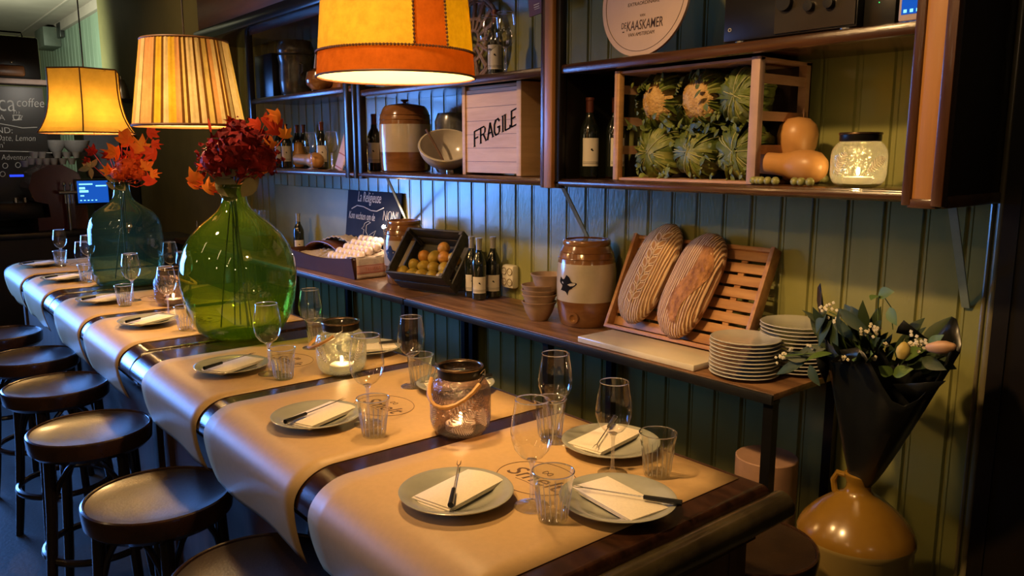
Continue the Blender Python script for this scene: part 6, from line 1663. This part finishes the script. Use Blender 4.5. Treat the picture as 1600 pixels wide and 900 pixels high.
# espresso machine in maroon
p0, p1 = bx(38, 258, -7.9), bx(122, 362, -7.9)
p1.z = max(p1.z, ZBAR + .002)
t = thing('espresso_machine', 'maroon rounded espresso machine on the bar', 'coffee machine', (0, 0, 0))
cy_, cz_ = (p0.y + p1.y) / 2, (p0.z + p1.z) / 2
hw, hh = (p1.y - p0.y) / 2, (p0.z - p1.z) / 2
outl = [(-hw * .75, -hh), (hw * 1.35, -hh), (hw * 1.35, hh * .3), (hw * 1.15, hh * .75), (hw * .5, hh), (-hw * .1, hh), (-hw * .8, hh * .75), (-hw, hh * .3), (-hw * .8, -hh * .1), (-hw * .25, -hh * .2), (-hw * .2, -hh * .6), (-hw * .75, -hh * .62)]
b = MB(); b.prism(outl, .5, Matrix.Translation((-8.3, cy_, cz_)) @ Matrix(((0, 0, 1, 0), (1, 0, 0, 0), (0, 1, 0, 0), (0, 0, 0, 1)))); b.build('housing', maroon, t)
b = MB()
for px in (25, 40): q = bx(px, 318, -7.9); b.cyl((q.x, q.y, q.z - .05), (q.x, q.y, q.z + .05), .02)
b.build('group_head', steel, t)
q = bx(22, 330, -7.85); b = MB(); b.b2(-8.2, -7.85, q.y - .18, q.y + .22, max(q.z - .07, ZBAR + .002), q.z + .07, bev=.01); b.build('drip_tray', black_mt, t)
q = bx(26, 274, -7.85); b = MB(); b.b2(-7.86, -7.84, q.y - .05, q.y + .05, q.z - .012, q.z + .006); b.build('blue_display', glow('blue_led', (.02, .05, 1.0), 1.5), t)
# cup stacks on the machine
cp = MB(); cp.lathe([(0, 0), (.022, 0), (.038, .05), (.040, .055), (.036, .053), (0, .006)], 16); c0 = cp.build('espresso_cup', cup_w); fc = True
ztopm = cz_ + hh
for k, (px, r_) in enumerate([(38, 0), (48, 0), (60, 0), (72, 0), (84, 0), (98, 0), (112, 0), (54, 1), (66, 1), (90, 1), (105, 1), (120, 1)]):
    q = bx(px, 250, -8.05)
    o = c0 if fc else c0.copy()
    if not fc: COL.objects.link(o)
    fc = False
    frac = min(1, max(0, abs(q.y - cy_) / hw)); o.location = (-8.05, q.y, ztopm + .002 + .056 * r_ - (0.02 if px < 45 else 0)); 
    tag(o, 'white espresso cup, %s from the left in the %s layer on the coffee machine' % (ORD[k if k < 7 else k - 7], 'lower' if k < 7 else 'upper'), 'cup', 'cups on the coffee machine')
# shelf with cups above machine
q0, q1 = bx(84, 238, -8.6), bx(142, 243, -8.6)
tag(MB().b2(-8.8, -8.5, q0.y, q1.y, q1.z - .01, q0.z).build('cup_shelf', black_wood), 'small black shelf with cups behind the bar', 'shelf')
for k, (px, w_) in enumerate([(80, .05), (112, .07)]):
    q = bx(px + 8, 236, -8.6); tag(MB().lathe([(0, 0), (w_ * .9, 0), (w_ * 1.5, .05), (w_ * 1.8, .11), (w_ * 1.75, .112), (0, .02)], 24).build('serving_bowl', cup_w, loc=(-8.62, q.y, q0.z + .001)), ['pale grey bowl on the cup shelf, nearer the chalkboard', 'wide pale bowl on the cup shelf under the bell lamp'][k], 'bowl', 'bowls on the cup shelf')
q = bx(160, 232, -8.9); tag(MB().b2(-8.95, -8.90, q.y - .16, q.y + .16, q.z - .28, q.z + .22).build('wall_panel', art_gy), 'blue grey panel behind the orange flowers of the teal demijohn', 'panel')
# till screen on a brown post
q0, q1 = bx(120, 283, -7.75), bx(171, 316, -7.75)
t = thing('till_screen', 'blue lit till screen standing on the bar', 'screen', (0, 0, 0))
MB().b2(-7.80, -7.765, q0.y - .015, q1.y + .015, q1.z - .015, q0.z + .015, bev=.006).build('housing', black_pl, t)
MB().b2(-7.763, -7.760, q0.y, q1.y, q1.z, q0.z).build('display', screen_m, t)
b = MB(); Hh = q0.z - q1.z; Wd = q1.y - q0.y
for (u, v, uu, vv) in [(.06, .82, .5, .88), (.6, .74, .95, .80), (.06, .62, .25, .72), (.06, .48, .35, .58), (.06, .10, .12, .14), (.18, .10, .24, .14), (.3, .10, .36, .14), (.42, .10, .48, .14), (.55, .10, .61, .14), (.08, .3, .2, .36)]:
    MB().b2(-7.7595, -7.758, q0.y + Wd * u, q0.y + Wd * uu, q1.z + Hh * v, q1.z + Hh * vv).build('display_button', screen_c, t)
b.bm.free()
q2_ = bx(127, 372, -7.78); b = MB(); b.b2(-7.86, -7.80, bx(118, 330, -7.8).y, bx(137, 330, -7.8).y, ZBAR + .001, q1.z + .02); b.build('stand', bar_brown, t)
# beer taps
t = thing('beer_tap', 'pair of chrome beer taps on the bar in front of the coffee machine', 'tap', (0, 0, 0))
for px in (101, 111):
    q = bx(px, 300, -7.7); b = MB(); b.cyl((q.x, q.y, q.z - .10), (q.x, q.y, q.z + .01), .008); b.ball((q.x, q.y, q.z + .065), .014, 10, (1, 1, 1.4)); b.cyl((q.x, q.y, q.z), (q.x, q.y, q.z + .06), .006); b.build('lever', steel, t)
q = bx(106, 301, -7.7); b = MB(); b.cyl((q.x, q.y - .07, q.z), (q.x, q.y + .07, q.z), .016); b.build('tap_arm', steel, t)
qb_ = bx(106, 362, -7.7); b = MB(); b.cyl((q.x - .02, q.y, ZBAR + .001), (q.x - .02, q.y, q.z), .014); b.build('tap_column', steel, t)
# bar counter
t = thing('bar_counter', 'dark bar counter at the far end of the room', 'counter', (0, 0, 0))
zc = bx(60, 364, -7.6).z
b = MB(); b.b2(-8.5, -7.64, .47, 1.95, zc - .05, zc, bev=.006); b.build('counter_top', black_wood, t)
b = MB(); b.b2(-8.45, -7.68, .5, 1.93, 0, zc - .05); b.build('front_panel', black_wood, t)
t = thing('steel_worktop', 'dark worktop with a steel edge right of the bar', 'counter', (0, 0, 0))
qa, qb_ = on_x(255, 352, -7.4), on_x(345, 376, -7.0)
b = MB(); b.b2(-7.6, -6.97, 1.55, 2.25, .86, .895, bev=.004); b.build('worktop', mat('worktop_steel', (.12, .12, .13), .3, metal=.8), t)
b = MB(); b.b2(-7.58, -6.99, 1.58, 2.23, 0, .86); b.build('cabinet_body', black_wood, t)
b = MB()
for px in (308, 328):
    q = on_x(px, 352, -7.1); b.tube([(q.x, q.y, .896), (q.x, q.y, q.z + .04)], .007, 8)
b.build('tap', steel, t)
# black block added to stand for the dark opening beside the bar
tag(MB().b2(-9.6, -8.95, 1.85, 2.30, 0, 1.80).build('dark_opening_block', black_wood), 'black block standing for the dark opening beyond the demijohns, right of the bar', 'cupboard')
tag(MB().b2(-9.2, -8.65, -.6, 1.55, 0, 2.05).build('back_bar', black_wood), 'black back bar behind the coffee machine', 'cupboard')
# metal shaker and whisk hanging on the plaster
q = on_y(190, 140, W - .20)
t = thing('steel_jug', 'small steel jug hanging on the dark wall between the two lamps', 'jug', (q.x, W - .20, q.z - .10))
b = MB(); b.lathe([(0, 0), (.07, 0), (.075, .02), (.055, .14), (.03, .20), (.0, .21)], 24); b.build('body', steel, t)
b = MB(); b.cyl((0, 0, .20), (0, .0, .235), .012); b.build('knob', steel, t)
b = MB(); b.b2(-.10, .10, -.08, .079, -.03, -.001); b.build('bracket', black_wood, t)
t = thing('wall_speaker', 'small grey loudspeaker high on the teal panelled wall', 'speaker', (0, 0, 0))
q0, q1 = on_y(66, 50, W - .12), on_y(82, 72, W - .12)
MB().b2(q0.x, q1.x, W - .22, W - .002, q1.z, q0.z, bev=.01).build('cabinet', mat('speaker_grey', (.10, .11, .09), .5), t)
q0, q1 = on_y(95, 38, W), on_y(102, 58, W)
tag(MB().b2(q0.x, q1.x, W - .06, W - .002, q1.z, q0.z, bev=.005).build('wall_switch_box', black_pl), 'small black box high on the teal panelled wall', 'box')
print('eggs', cnt)
